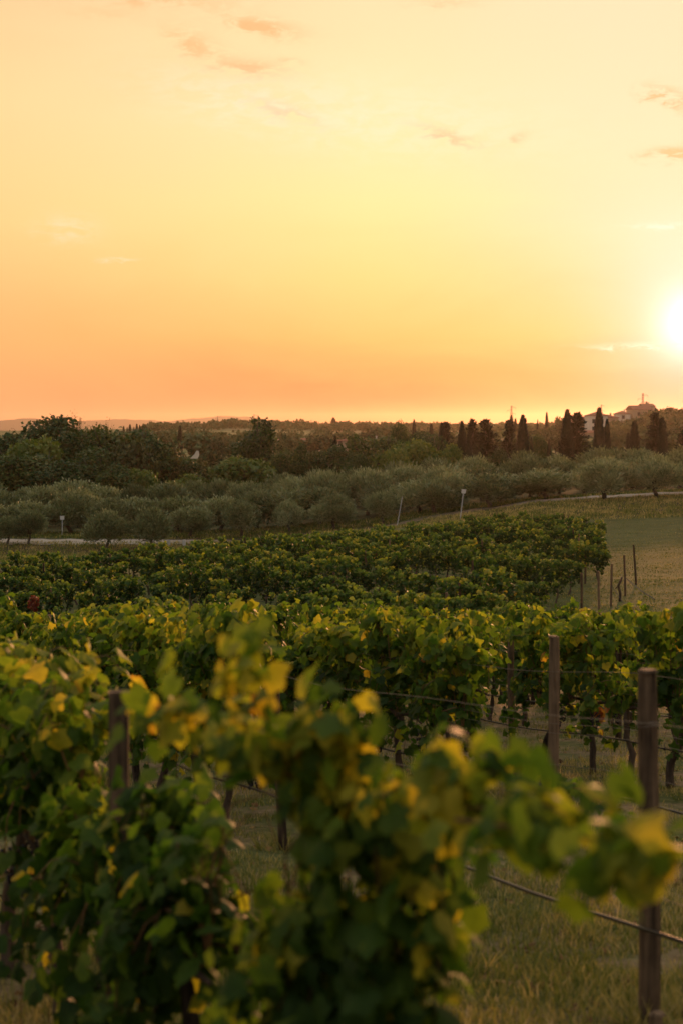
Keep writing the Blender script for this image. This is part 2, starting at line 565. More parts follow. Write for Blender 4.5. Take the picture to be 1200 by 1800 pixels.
def road_mat():
    m, N = material('gravel_road')
    g = N.n('ShaderNodeNewGeometry')
    f = N.noise(g.outputs['Position'], 3.0, 6.0, 0.7)
    b = N.noise(g.outputs['Position'], 0.25, 4.0, 0.6)
    mixf = N.m('ADD', N.m('MULTIPLY', f, .5), N.m('MULTIPLY', b, .5))
    c = N.ramp(mixf, [(.35, (.24, .20, .16)), (.6, (.42, .37, .31)), (.75, (.50, .45, .39))])
    sx = N.n('ShaderNodeSeparateXYZ')
    N.put(sx.inputs[0], g.outputs['Position'])
    dirt = N.ramp(mixf, [(.38, (.050, .046, .022)), (.5, (.13, .095, .060)), (.62, (.24, .18, .12))])
    xx_ = N.m('ADD', sx.outputs[0], N.m('MULTIPLY', b, 6.0))
    c = N.mix(N.m('MULTIPLY', N.rng(xx_, -16.0, -8.0), N.rng(xx_, 20.0, 30.0, 1.0, 0.0)), c, dirt)
    return finish(m, N, principled(N, c, 0.95, 0.1))


M_road = road_mat()
M_mount = flat_mat('far_mountain', (.10, .10, .08), 1.0, 0.0, 0, .25, .0006)

# ------------------------------------------------------------------ ground sheet
ys = np.concatenate([np.arange(-60, 0, 4), np.arange(0, 34, 0.5), np.arange(34, 130, 1.5), np.arange(130, 168, 1.0), np.arange(168, 300, 4),
                     np.arange(300, 800, 12), np.arange(800, 1800, 30), np.geomspace(1800, 12900, 26)])
ss = np.linspace(-1, 1, 241)
ss = np.sign(ss) * np.abs(ss) ** 1.6
X = ss[None, :] * (26 + np.abs(ys)[:, None] * 0.98)
Yg = np.repeat(ys[:, None], len(ss), 1)
Z = ground(X, Yg)
nv, nu = X.shape
idx = np.arange(nv * nu).reshape(nv, nu)
F = np.stack([idx[:-1, :-1].ravel(), idx[:-1, 1:].ravel(), idx[1:, 1:].ravel(), idx[1:, :-1].ravel()], 1)
o = link('ground', np_mesh('ground', np.stack([X.ravel(), Yg.ravel(), Z.ravel()], 1), F, M_ground, smooth=True))
tag(o, 'grassy ground of the vineyard slope, meadow and hills', kind='structure')

# road: a pale gravel ribbon on the terrace behind the vineyard
rx = np.linspace(-70, 70, 141)
rows = []
for off in (-2.6, -1.2, 0.0, 1.2, 2.6):
    wr = np.interp(rx, [-22, -8, 16, 26], [1.0, .6, .5, .85])
    yc = 150 + 0.6 * np.sin(rx * 0.05) + off * wr + np.where(abs(off) > 2, 0.35 * np.sin(rx * 1.9) + 0.2 * np.sin(rx * 4.7), 0)
    z = ground(rx, yc, False) + 0.10 - 0.02 * abs(off)
    rows.append(np.stack([rx, yc, z], 1))
P = np.stack(rows, 0)
idx = np.arange(5 * 141).reshape(5, 141)
F = np.stack([idx[:-1, :-1].ravel(), idx[:-1, 1:].ravel(), idx[1:, 1:].ravel(), idx[1:, :-1].ravel()], 1)
o = link('road', np_mesh('road', P.reshape(-1, 3), F, M_road, smooth=True))
tag(o, 'pale gravel road between vineyard and olive grove', kind='structure')

# distant mountains
mu = np.array([-1200, -500, -100, 0, 40, 65, 100, 150, 200, 260, 290, 320, 350, 400, 440, 480, 520, 600, 800, 1300, 2200], float)
mv = np.array([728, 742, 740, 739, 736, 735, 741, 740, 737, 738, 741, 738, 735, 731, 733, 741, 747, 751, 755, 756, 740], float)
us = np.linspace(-1200, 2200, 500)
top = np.interp(us, mu, mv)
k = np.array([.1, .25, .5, .25, .1])
top = np.convolve(np.pad(top, 2, mode='edge'), k / k.sum(), 'valid')
top += 0.5 * np.sin(us * .11) + 0.35 * np.sin(us * .27 + 1)
mrows = []
for t, Y in ((0, 8600), (.35, 9100), (.7, 9600), (.92, 9900), (1.0, 10100), (.75, 10700), (0, 12300)):
    zt = pz(top, 10100)
    zz = -54 + (zt + 54) * t + (np.sin(us * .05 + Y) * 4 + np.sin(us * .13 + Y * .7) * 2.5) * (0.0 if t in (0, 1.0) else 1.0)
    mrows.append(np.stack([px(us, 10100) , np.full_like(us, Y), zz], 1))
P = np.stack(mrows, 0)
idx = np.arange(P.shape[0] * P.shape[1]).reshape(P.shape[:2])
F = np.stack([idx[:-1, :-1].ravel(), idx[:-1, 1:].ravel(), idx[1:, 1:].ravel(), idx[1:, :-1].ravel()], 1)
o = link('mountains', np_mesh('mountains', P.reshape(-1, 3), F, M_mount, smooth=True))
tag(o, 'pale blue-grey mountain ridge on the horizon', kind='structure')

# haze
mh = bpy.data.materials.new('haze')
mh.use_nodes = True
mh.node_tree.nodes.clear()
NH = NT(mh.node_tree)
pv = NH.n('ShaderNodeVolumePrincipled')
pv.inputs['Color'].default_value = (.95, .78, .62, 1)
pv.inputs['Density'].default_value = HAZE
pv.inputs['Anisotropy'].default_value = 0.72
oh = NH.n('ShaderNodeOutputMaterial')
mh.node_tree.links.new(pv.outputs[0], oh.inputs['Volume'])
hz = MB()
hz.box((0, 0, 22.5), (27000, 27000, 195))
o = hz.build('haze', mh)
tag(o, 'warm evening haze over the valley', kind='stuff')

# ------------------------------------------------------------------ leaf shapes


def frames(Nn, T):
    """rotation matrices whose columns are side, tip direction, normal"""
    Nn = Nn / np.linalg.norm(Nn, axis=1, keepdims=True)
    T = T - Nn * (T * Nn).sum(1, keepdims=True)
    T = T / np.maximum(np.linalg.norm(T, axis=1, keepdims=True), 1e-6)
    S = np.cross(T, Nn)
    return np.stack([S, T, Nn], 2)


def scatter(V0, F0, P, M3, size, tint, mat, name, size2=None):
    """many copies of one small shape joined in one mesh"""
    n = len(P)
    s = size[:, None, None] * np.ones((1, 1, 3))
    if size2 is not None:
        s = np.stack([size2, size, size], 1)[:, None, :]
    L = V0[None] * s
    Vw = np.einsum('nij,nkj->nki', M3, L) + P[:, None, :]
    k = len(V0)
    Fw = (F0[None] + (np.arange(n) * k)[:, None, None]).reshape(-1, F0.shape[1])
    return np_mesh(name, Vw.reshape(-1, 3), Fw, mat, np.repeat(tint, k))


def vine_leaf_shape(seed=0):
    r = random.Random(seed)
    # lobed outline, tip towards +y, stalk joins near (0,0)
    out = [(0.0, 0.05), (-.20, -.12), (-.45, -.04), (-.50, .20), (-.58, .46), (-.42, .58), (-.27, .74), (-.14, .90), (0.0, 1.0),
           (.14, .88), (.27, .72), (.42, .58), (.58, .46), (.50, .20), (.45, -.04), (.20, -.12)]
    out = [(x * (1 + r.uniform(-.12, .12)), y + r.uniform(-.05, .05)) for x, y in out]
    cur, cup = r.uniform(-.6, .25), r.uniform(-.1, .9)
    vs = [(0, .32, 0.05)] + [(x, y, -cup * x * x + cur * (y - .3) ** 2 + r.uniform(-.05, .05)) for x, y in out]
    n = len(out)
    fs = [(0, 1 + i, 1 + (i + 1) % n) for i in range(n)]
    return np.array(vs), np.array(fs)[:, ::-1].copy()


LEAFS = [vine_leaf_shape(i) for i in range(6)]
# middle distance leaf: five corners folded
V5 = np.array([(0, 0, 0), (-.48, .22, -.08), (-.30, .72, .02), (0, 1, -.1), (.30, .72, .02), (.48, .22, -.08)], float)
F5 = np.array([(0, 2, 1), (0, 3, 2), (0, 4, 3), (0, 5, 4)])
# simple card: kite
V4 = np.array([(0, 0, 0), (-.5, .5, -.1), (0, 1, 0), (.5, .5, -.1)], float)
F4 = np.array([(0, 2, 1), (0, 3, 2)])


def rdir(rg, n):
    v = rg.normal(size=(n, 3))
    return v / np.linalg.norm(v, axis=1, keepdims=True)


# ------------------------------------------------------------------ grapevines
# canopy in local space: x along the row, y across, z up
def shoot_field(rg, nsh, L, top, cord=.78, thick=.30, droop=.35, lean=0.0):
    sh = []
    for i in range(nsh):
        x0 = rg.uniform(-L / 2, L / 2)
        h = top * rg.uniform(.86, 1.06) - cord
        yb = rg.normal(0, thick * .5)
        xb = rg.normal(0, .16) + lean
        pts = []
        for t in np.linspace(0, 1, 7):
            z = cord + h * math.sin(min(t * 1.25, 1.0) * math.pi / 2) - max(0, t - .8) * droop * 1.4
            pts.append((x0 + xb * t, yb * (t ** 1.4) * 1.5 + .02 * math.sin(t * 9 + i), z))
        sh.append(np.array(pts))
    for i in range(int(nsh * .6)):        # drooping shoots hanging outwards
        x0 = rg.uniform(-L / 2, L / 2)
        side = rg.choice([-1, 1])
        r_ = rg.uniform(thick * .5, thick * 1.15)
        z0 = cord + rg.uniform(.1, .5) * (top - cord)
        ln = rg.uniform(.35, .7)
        pts = [(x0 + rg.normal(0, .03) + .10 * t, side * r_ * math.sin(min(1, t * 1.4) * math.pi / 2), z0 + .10 * math.sin(t * math.pi) - ln * t * t) for t in np.linspace(0, 1, 6)]
        sh.append(np.array(pts))
    return sh


def leaves_on(rg, sh, n, size=(.08, .15), yellow=.5, zlo=.4, ztop=1.7, bias=0.0, tp_=2.2, off=.11, redden=False):
    k = rg.integers(0, len(sh), n)
    t = rg.uniform(0.05, 1, n) ** .85
    P = np.empty((n, 3))
    shy = rg.uniform(-.12, .12, len(sh))
    for i in range(n):
        s = sh[k[i]]
        q = t[i] * (len(s) - 1)
        a = min(int(q), len(s) - 2)
        P[i] = s[a] * (1 - (q - a)) + s[a + 1] * (q - a)
    d = rdir(rg, n)
    d[:, 1] *= 1.5
    P += d * rg.uniform(.02, off, (n, 1))
    P[:, 2] = np.maximum(P[:, 2], zlo)
    out = np.stack([d[:, 0] * .5, np.sign(P[:, 1] + rg.normal(0, .08, n)) * .55 + d[:, 1] * .5, .45 + d[:, 2] * .4], 1)
    out += rg.normal(0, .55, (n, 3))
    T = np.stack([d[:, 0] * .6 + rg.normal(0, .6, n), out[:, 1] * .3 + rg.normal(0, .3, n), -.5 + rg.normal(0, .5, n)], 1)
    M3 = frames(out, T)
    size_ = rg.uniform(size[0], size[1], n)
    size_ *= 1 - .25 * (t > .9)
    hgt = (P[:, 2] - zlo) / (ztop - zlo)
    tint = .14 + bias + shy[k] + rg.normal(0, .10, n) + yellow * .42 * np.clip(hgt, 0, 1.1) ** tp_  # younger top leaves lighter; also paints top light and shaded lower faces
    spot = rg.uniform(size=n) < .07 * (yellow + .3)
    tint = np.where(spot, rg.uniform(.62, .86, n) + .10 * (rg.uniform(size=n) < .08), tint)
    return P, M3, size_, np.where(tint > .86, .80 + .3 * (tint - .86), np.clip(tint, 0, 1)) if not redden else np.clip(tint, 0, 1)


def trunk_mesh(rg, h=.80, arm=.5, thick=.032, name='trunk'):
    b = MB()
    pts, rad = [], []
    ph = rg.uniform(0, 6)
    for i in range(8):
        t = i / 7
        pts.append((.05 * math.sin(t * 5 + ph) + .02 * rg.normal(), .035 * math.sin(t * 4 + ph * 2), -.08 + (h + .08) * t))
        rad.append(thick * (1.35 - .55 * t + .18 * rg.normal()))
    b.tube(pts, [max(.015, r) for r in rad], 7)
    e = pts[-1]
    for s in (-1, 1):
        b.tube([e, (e[0] + s * .10, e[1], h + .02), (e[0] + s * arm * .6, .01, h + .03 + .02 * rg.normal()), (e[0] + s * arm, 0, h)], [thick * .8, thick * .65, thick * .5, thick * .3], 6)
    return b.mesh(name, M_bark, True)


def shoots_mesh(sh, rad=.0045):
    b = MB()
    for s in sh:
        b.tube(s[::1], [rad * (1 - .6 * i / (len(s) - 1)) for i in range(len(s))], 4, cap=False)
    return b.mesh('shoot', M_shoot)


# leaf mesh library for the leaves that are objects of their own
TB = [.04, .14, .24, .34, .44, .56, .68, .78, .88, .96]
LIB = {}
for s_ in range(6):
    V0, F0 = LEAFS[s_]
    for ti, tv in enumerate(TB):
        LIB[(s_, ti)] = np_mesh('leaf', V0, F0, M_vine, np.clip(np.full(len(V0), tv) + np.linspace(-.04, .08, len(V0)), 0, 1))

ROWDIR = np.array([-.3927, .9197])
ROWANG = math.atan2(ROWDIR[1], ROWDIR[0])       # local +x points away along the row (downhill)
SLOPE = .125 * .9197                              # fall per metre along the row


def shear_tilt(P):
    P = P.copy()
    P[:, 2] -= P[:, 0] * SLOPE
    return P


def place_leaf_objects(parent, P, M3, S, tint, rg, n_obj):
    for i in range(n_obj):
        o = bpy.data.objects.new('leaf', LIB[(int(rg.integers(0, 6)), int(np.argmin([abs(q - tint[i]) for q in TB])))])
        m = Matrix.Identity(4)
        for r_ in range(3):
            for c_ in range(3):
                m[r_][c_] = float(M3[i, r_, c_] * S[i])
            m[r_][3] = float(P[i, r_])
        col.objects.link(o)
        o.parent = parent
        o.matrix_basis = m


def vine_mesh_of(rg, sh, n, full=True, mat=None, name='foliage', **kw):
    P, M3, S, tint = leaves_on(rg, sh, n, **kw)
    P = shear_tilt(P)
    if full:
        V0, F0 = LEAFS[int(rg.integers(0, 6))]
    else:
        V0, F0 = V5, F5
    return scatter(V0, F0, P, M3, S, tint, mat or M_vine, name)


def hero_vine(x, y, label, rg, nleaf=420, nobj=280, L=1.0, top=1.65, thick=.28, nsh=16, extra=None, size=(.085, .15), yellow=.6, grp='grapevines in the nearest rows', zlo=.4, bunches=0, bias=0., cord=.78, th=.78, nex=30, keep=None, more=None):
    e = empty('grapevine', (x, y, gz(x, y)), ROWANG, label, 'grapevine', grp)
    sh = shoot_field(rg, nsh, L, top, cord=cord, thick=thick)
    if more:
        sh += more * 2
    if extra:
        sh += extra
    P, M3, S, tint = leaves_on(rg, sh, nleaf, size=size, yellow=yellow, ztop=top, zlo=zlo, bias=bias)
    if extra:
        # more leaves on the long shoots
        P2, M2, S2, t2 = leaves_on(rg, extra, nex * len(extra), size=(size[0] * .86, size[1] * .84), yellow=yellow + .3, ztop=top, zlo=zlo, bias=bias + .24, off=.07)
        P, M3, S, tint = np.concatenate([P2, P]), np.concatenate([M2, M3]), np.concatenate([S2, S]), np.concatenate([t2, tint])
    P = shear_tilt(P)
    if keep is not None:
        ca, sa = math.cos(ROWANG), math.sin(ROWANG)
        ok = keep(x + P[:, 0] * ca - P[:, 1] * sa, y + P[:, 0] * sa + P[:, 1] * ca, P[:, 2] + gz(x, y))
        P, M3, S, tint = P[ok], M3[ok], S[ok], tint[ok]
    # the largest / outermost leaves come first as objects
    key = -(np.abs(P[:, 1]) + S * 2 + P[:, 2] * .15)
    od = np.argsort(key)
    P, M3, S, tint = P[od], M3[od], S[od], tint[od]
    nobj = min(nobj, len(P))
    place_leaf_objects(e, P, M3, S, tint, rg, nobj)
    if nobj < len(P):
        V0, F0 = LEAFS[int(rg.integers(0, 6))]
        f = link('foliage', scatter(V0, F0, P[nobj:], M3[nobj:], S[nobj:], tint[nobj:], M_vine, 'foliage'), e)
        f['kind'] = 'stuff'
    link('trunk', trunk_mesh(rg, th, L * .5), e)
    shs = [np.asarray(s) - np.array([0, 0, 1.0]) * (np.asarray(s)[:, :1] * SLOPE) for s in sh]
    link('shoots', shoots_mesh(shs), e)
    for i in range(bunches):
        b = link('grape_bunch', GRAPES, e, (float(rg.uniform(-L / 2, L / 2)), float((rg.choice([-1, 1]) if keep is None else 1) * rg.uniform(.08, .20)), float(rg.uniform(.55, .85))))
        b.scale = (1.15,) * 3
    return e


def ico(subdiv=1):
    t = (1 + 5 ** .5) / 2
    v = np.array([(-1, t, 0), (1, t, 0), (-1, -t, 0), (1, -t, 0), (0, -1, t), (0, 1, t), (0, -1, -t), (0, 1, -t), (t, 0, -1), (t, 0, 1), (-t, 0, -1), (-t, 0, 1)], float)
    v /= np.linalg.norm(v[0])
    f = [(0, 11, 5), (0, 5, 1), (0, 1, 7), (0, 7, 10), (0, 10, 11), (1, 5, 9), (5, 11, 4), (11, 10, 2), (10, 7, 6), (7, 1, 8), (3, 9, 4), (3, 4, 2), (3, 2, 6), (3, 6, 8), (3, 8, 9), (4, 9, 5), (2, 4, 11), (6, 2, 10), (8, 6, 7), (9, 8, 1)]
    return v, np.array(f)


IV, IF = ico()
gp = []
for i in range(60):
    t = RG.uniform(0, 1) ** .8
    r_ = .050 * (1 - t) ** .6
    a = RG.uniform(0, 6.28)
    gp.append((r_ * math.cos(a), r_ * math.sin(a), -.17 * t))
gp = np.array(gp)
GRAPES = scatter(IV, IF, gp, np.repeat(np.eye(3)[None], len(gp), 0), np.full(len(gp), .0095), np.zeros(len(gp)), M_grape, 'grape_bunch')
for p in GRAPES.polygons:
    p.use_smooth = True


def row_x(k, Y):
    return 1.435 + 2.72 * k - .427 * Y


ORD = ['first', 'second', 'third', 'fourth', 'fifth', 'sixth', 'seventh', 'eighth', 'ninth', 'tenth', 'eleventh', 'twelfth', 'thirteenth', 'fourteenth', 'fifteenth', 'sixteenth', 'seventeenth',
       'eighteenth', 'nineteenth', 'twentieth'] + ['twenty-' + w for w in ['first', 'second', 'third', 'fourth', 'fifth', 'sixth', 'seventh', 'eighth', 'ninth']] + \
      ['thirtieth'] + ['thirty-' + w for w in ['first', 'second', 'third', 'fourth', 'fifth', 'sixth', 'seventh', 'eighth', 'ninth']]


def shoot_path(*pts):
    """smooth a few points into a shoot of 9 points"""
    P = np.array(pts, float)
    t = np.linspace(0, len(P) - 1, 9)
    i = np.minimum(t.astype(int), len(P) - 2)
    f = (t - i)[:, None]
    return P[i] * (1 - f) + P[i + 1] * f


rgA = np.random.default_rng(101)
rgs = lambda i: np.random.default_rng(500 + i)


def loc_of(e_xy, u, v, Y):
    """a point given by photograph pixel and distance, in the local frame of a vine standing at e_xy (slope included)"""
    x, y, z = px(u, Y) - e_xy[0], Y - e_xy[1], pz(v, Y) - gz(*e_xy)
    ca, sa = math.cos(ROWANG), math.sin(ROWANG)
    lx, ly = x * ca + y * sa, -x * sa + y * ca
    return (lx, ly, z + lx * SLOPE)


# row 0, the row right in front of the camera
A = (row_x(0, 3.25), 3.25)
ex = [
    shoot_path(loc_of(A, 560, 1500, 3.3), loc_of(A, 470, 1260, 3.3), loc_of(A, 425, 1190, 3.2), loc_of(A, 415, 1150, 3.15)),
    shoot_path(loc_of(A, 560, 1420, 3.4), loc_of(A, 440, 1290, 3.45), loc_of(A, 330, 1255, 3.5), loc_of(A, 250, 1235, 3.6)),
    shoot_path(loc_of(A, 600, 1450, 3.3), loc_of(A, 580, 1330, 3.3), loc_of(A, 570, 1290, 3.3), loc_of(A, 520, 1290, 3.3)),
    shoot_path(loc_of(A, 640, 1400, 3.2), loc_of(A, 610, 1320, 3.2), loc_of(A, 580, 1260, 3.2), loc_of(A, 600, 1265, 3.2)),
    shoot_path(loc_of(A, 640, 1420, 3.1), loc_of(A, 720, 1370, 2.95), loc_of(A, 800, 1340, 2.85), loc_of(A, 870, 1360, 2.8)),
    shoot_path(loc_of(A, 700, 1420, 2.95), loc_of(A, 850, 1420, 2.75), loc_of(A, 950, 1410, 2.6), loc_of(A, 1010, 1440, 2.5)),
    shoot_path(loc_of(A, 800, 1440, 2.75), loc_of(A, 980, 1465, 2.5), loc_of(A, 1100, 1485, 2.35), loc_of(A, 1230, 1500, 2.2)),
    shoot_path(loc_of(A, 600, 1370, 3.3), loc_of(A, 500, 1320, 3.35), loc_of(A, 430, 1330, 3.4), loc_of(A, 395, 1370, 3.45)),
    shoot_path(loc_of(A, 640, 1400, 3.2), loc_of(A, 730, 1450, 3.1), loc_of(A, 780, 1560, 3.05), loc_of(A, 770, 1700, 3.0)),
    shoot_path(loc_of(A, 600, 1400, 3.3), loc_of(A, 530, 1500, 3.3), loc_of(A, 500, 1600, 3.3), loc_of(A, 520, 1720, 3.3)),
]
low = [shoot_path(loc_of(A, 640, 1400, 3.25), loc_of(A, a_, 1480, d_), loc_of(A, a_ + 10, 1640, d_), loc_of(A, a_ + c_, 1860, d_ - .03)) for a_, c_, d_ in
       ((500, -50, 3.35), (530, -70, 3.3), (555, -30, 3.25), (575, 10, 3.4), (610, -15, 3.2), (650, 25, 3.3), (690, 0, 3.1), (730, 20, 3.35), (765, -10, 3.15), (790, -30, 3.25), (700, 40, 3.45), (660, -30, 3.05))]
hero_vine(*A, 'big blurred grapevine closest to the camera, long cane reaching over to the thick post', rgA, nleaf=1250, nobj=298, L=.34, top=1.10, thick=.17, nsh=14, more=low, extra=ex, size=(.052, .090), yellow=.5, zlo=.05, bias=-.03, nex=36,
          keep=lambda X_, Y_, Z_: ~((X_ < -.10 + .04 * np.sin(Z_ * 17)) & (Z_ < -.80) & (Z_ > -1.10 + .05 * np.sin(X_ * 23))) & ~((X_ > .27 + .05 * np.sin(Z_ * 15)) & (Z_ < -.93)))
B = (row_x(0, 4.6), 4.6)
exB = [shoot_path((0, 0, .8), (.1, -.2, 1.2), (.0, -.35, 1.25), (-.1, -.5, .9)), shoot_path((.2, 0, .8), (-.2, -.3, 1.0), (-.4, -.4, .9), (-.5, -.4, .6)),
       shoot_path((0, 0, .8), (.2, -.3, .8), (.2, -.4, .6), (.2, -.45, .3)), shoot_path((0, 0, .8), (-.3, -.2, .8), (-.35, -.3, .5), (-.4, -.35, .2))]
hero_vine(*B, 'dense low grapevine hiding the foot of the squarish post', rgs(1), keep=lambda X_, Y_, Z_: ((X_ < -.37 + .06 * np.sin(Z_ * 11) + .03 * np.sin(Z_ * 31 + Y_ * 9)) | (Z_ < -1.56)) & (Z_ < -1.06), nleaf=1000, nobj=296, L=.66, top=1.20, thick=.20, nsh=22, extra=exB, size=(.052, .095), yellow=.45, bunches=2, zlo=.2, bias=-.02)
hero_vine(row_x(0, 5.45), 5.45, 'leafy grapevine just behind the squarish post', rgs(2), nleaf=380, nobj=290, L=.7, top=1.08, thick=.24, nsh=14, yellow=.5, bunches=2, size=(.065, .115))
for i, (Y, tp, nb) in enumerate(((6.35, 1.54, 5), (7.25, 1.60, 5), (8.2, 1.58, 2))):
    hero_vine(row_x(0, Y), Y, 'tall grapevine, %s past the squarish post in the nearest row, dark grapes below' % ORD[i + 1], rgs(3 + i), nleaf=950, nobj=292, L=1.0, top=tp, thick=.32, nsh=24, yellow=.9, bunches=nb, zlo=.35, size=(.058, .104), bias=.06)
# a leafy cane caught in the wires beside the thick post
C_ = (row_x(1, 7.0), 7.0)
e = empty('vine_cane', (*C_, gz(*C_)), ROWANG, 'loose leafy cane caught in the wires beside the thick post', 'vine cane')
cs = [shoot_path((-.55, -.05, .60), (-.35, 0, .92), (0, .02, 1.02), (.3, 0, .96)), shoot_path((-.45, 0, .9), (-.4, .02, .75), (-.42, .05, .62)), shoot_path((.1, 0, 1.0), (.35, 0, 1.05), (.7, .02, 1.0), (1.1, 0, 1.08))]
rgc = np.random.default_rng(404)
P_, M_, S_, t_ = leaves_on(rgc, cs, 60, size=(.07, .11), yellow=.8, zlo=.3, bias=.1, off=.06)
place_leaf_objects(e, shear_tilt(P_), M_, S_, t_, rgc, 60)
link('cane', shoots_mesh([np.asarray(q) - np.array([0, 0, 1.0]) * (np.asarray(q)[:, :1] * SLOPE) for q in cs], .006), e)
# row 1 from 12 m on, row 2 from 13 m on, row 3
n_ = 0
cnt = {}
near_spots = []
for k, y0, y1 in ((1, 11.9, 24.0), (2, 13.85, 29.5), (3, 15.9, 30), (4, 18.6, 30), (5, 21.5, 30), (6, 24.8, 30.2), (7, 28.6, 30.2)):
    Y = y0
    i = 0
    while Y < y1:
        near_spots.append((k, i, Y + rnd.uniform(-.06, .06)))
        Y += .90
        i += 1
ROWNAME = {1: 'the row of the thick foreground post', 2: 'the row behind the thick post row', 3: 'the third trellis row', 4: 'the fourth trellis row', 5: 'the fifth trellis row', 6: 'the sixth trellis row', 7: 'the seventh trellis row'}
# shared templates for the vines 15 to 30 m away
TEMPL = []
for i in range(9):
    rg = np.random.default_rng(900 + i)
    tp = (1.62, 1.72, 1.55, 1.68, 1.78, 1.60, 1.66, 1.5, 1.7)[i]
    sh = shoot_field(rg, 15, 1.0, tp, thick=.32)
    shs = [np.asarray(s) - np.array([0, 0, 1.0]) * (np.asarray(s)[:, :1] * SLOPE) for s in sh]
    TEMPL.append((vine_mesh_of(rg, sh, 560, True, size=(.072, .128), yellow=(.9, .6, 1.1, .7, .5, 1.0, .8, .6, 1.2)[i], ztop=tp, zlo=.42), trunk_mesh(rg), shoots_mesh(shs)))
ind = 0
for (k, i, Y) in near_spots:
    x = row_x(k, Y)
    if abs(x / Y) > .275:
        continue
    if (k == 3 and 16.75 < Y < 17.75) or (k == 4 and 19.0 < Y < 20.6) or (k == 5 and 23.0 < Y < 23.9):
        continue
    lab = 'yellow-green grapevine, %s from the near end of %s' % (ORD[i], ROWNAME[k])
    if (k == 1 and Y < 15.6) or (k == 2 and Y < 16.2) or (k == 3 and Y < 16.8):
        rg = np.random.default_rng(300 + k * 50 + i)
        hero_vine(x, Y, lab, rg, nleaf=620, nobj=240, L=1.0, top=float(rg.uniform(1.6, 1.8)), thick=.34, nsh=18, yellow=.8, bunches=3 if rg.uniform() < .5 else 0, size=(.072, .128), bias=.03)
        continue
    fo, tr, shm = TEMPL[(ind * 5 + k) % len(TEMPL)]
    ind += 1
    flip = rnd.choice([0, math.pi]) * 0
    e = empty('grapevine', (x, Y, gz(x, Y)), ROWANG + flip, lab, 'grapevine', 'grapevines in the nearest rows')
    e.scale = (1, rnd.choice([-1, 1]) * rnd.uniform(.9, 1.1), rnd.uniform(.93, 1.07))
    f = link('foliage', fo, e)
    f['kind'] = 'stuff'
    link('trunk', tr, e)
    link('shoots', shm, e)
# lone vines in the gaps of rows 3 and 4
for (k, Y, tp, nl, yl, lab) in ((3, 15.25, 1.0, 70, .8, 'small grapevine with a bare twisted stem beside the thick post'),
                                (3, 14.5, 1.75, 420, .7, 'tall bushy grapevine cut by the photograph edge behind the thick post'),
                                (3, 13.7, 1.75, 420, .7, 'bushy grapevine half outside the picture in the third trellis row'),
                                (4, 19.6, 1.60, 110, 1.2, 'thin yellowing grapevine climbing its post in the fourth trellis row')):
    hero_vine(row_x(k, Y), Y, lab, np.random.default_rng(int(Y * 10)), nleaf=nl, nobj=min(nl, 200), L=.9 if nl > 200 else .4, top=tp, thick=.3 if nl > 200 else .16, nsh=14 if nl > 200 else 5, yellow=yl)
# orange autumn leaves hanging in row 3
rg = np.random.default_rng(77)
xo, yo = row_x(3, 16.15), 16.15
e = empty('grapevine', (xo, yo, gz(xo, yo)), ROWANG, 'cluster of orange autumn leaves hanging low on a drip line', 'grapevine', 'grapevines in the nearest rows')
for i in range(16):
    p = np.array([[px(993 + rg.normal(0, 7), yo) - xo, 0, 0]])
    m3 = frames(rdir(rg, 1), rdir(rg, 1))
    place_leaf_objects(e, np.array([[rg.normal(0, .06), -.25 + rg.normal(0, .05), .62 + rg.normal(0, .06)]]), m3, np.array([.09]), np.array([.95]), rg, 1)
link('shoots', shoots_mesh([np.array([(0, 0, .85), (0, -.15, .82), (0, -.24, .7), (0, -.25, .5)])]), e)

# ------------------------------------------------------------------ posts, wires, drip lines (near rows)


def post(x, y, h, r=.05, label='', grp='trellis posts in the nearest rows', lean=(0, 0), square=False, sides=12, name='trellis_post'):
    rg = np.random.default_rng(int(abs(x * 971 + y * 37)) + 3)
    b = MB()
    if square:
        b.box((0, 0, h / 2 - .15), (r * 2, r * 1.7, h + .3), 0.1)
        me = b.mesh('trellis_post', M_post)
    else:
        pts = [(0.012 * math.sin(t * 3 + x), .01 * math.sin(t * 4 + y), -.3 + (h + .3) * t) for t in np.linspace(0, 1, 9)]
        b.tube(pts, [r * (1.06 - .10 * t + .02 * rg.normal()) for t in np.linspace(0, 1, 9)] , sides, True)
        b.v[-sides:] = [(p[0] * .9, p[1] * .9, p[2] + .0) for p in b.v[-sides:]]
        b.tube([(0, 0, h - .004), (0, 0, h + .008)], [r * .93, r * .78], sides)
        me = b.mesh('trellis_post', M_post, False)
    o = link(name, me, None, (x, y, gz(x, y)))
    o.rotation_euler = (lean[0], lean[1], rnd.uniform(0, 6) if not square else 0)
    return tag(o, label, 'post', grp)


post(row_x(1, 6.5) + .02, 6.5, 1.60, .049, 'thick round foreground post with a pale sawn top and wire round it')
pw = bpy.data.objects['trellis_post']
b = MB()
for zz in (1.37, 1.355, .94, .86, .60):
    b.tube([(math.cos(a_) * .0535, math.sin(a_) * .0535, zz + .006 * math.sin(a_ * 2)) for a_ in np.linspace(0, 6.3, 17)], .0022, 4, False)
b.build('wire_wrap', M_wire, pw)
post(row_x(0, 5.3) - .0, 5.3, 1.57, .036, 'squarish grey post rising from blurred leaves, nearest row', square=True)
post(px(497, 10.9), 10.9, 1.38, .034, 'slim grey post standing in the gap between blurred vine leaves', lean=(0, R(3)))
post(px(971, 12.0), 12.0, 1.62, .046, 'dark round post in the bare gap of the second row')
post(px(899, 17.4), 17.4, 1.50, .043, 'thinner grey post with a dried clump at its foot', lean=(0, R(1.5)))
post(px(1087, 19.8), 19.8, 1.62, .045, 'post wrapped by the thin yellowing grapevine')
post(px(1196, 22.4), 22.4, 1.6, .05, 'post at the edge of the picture behind orange leaves')
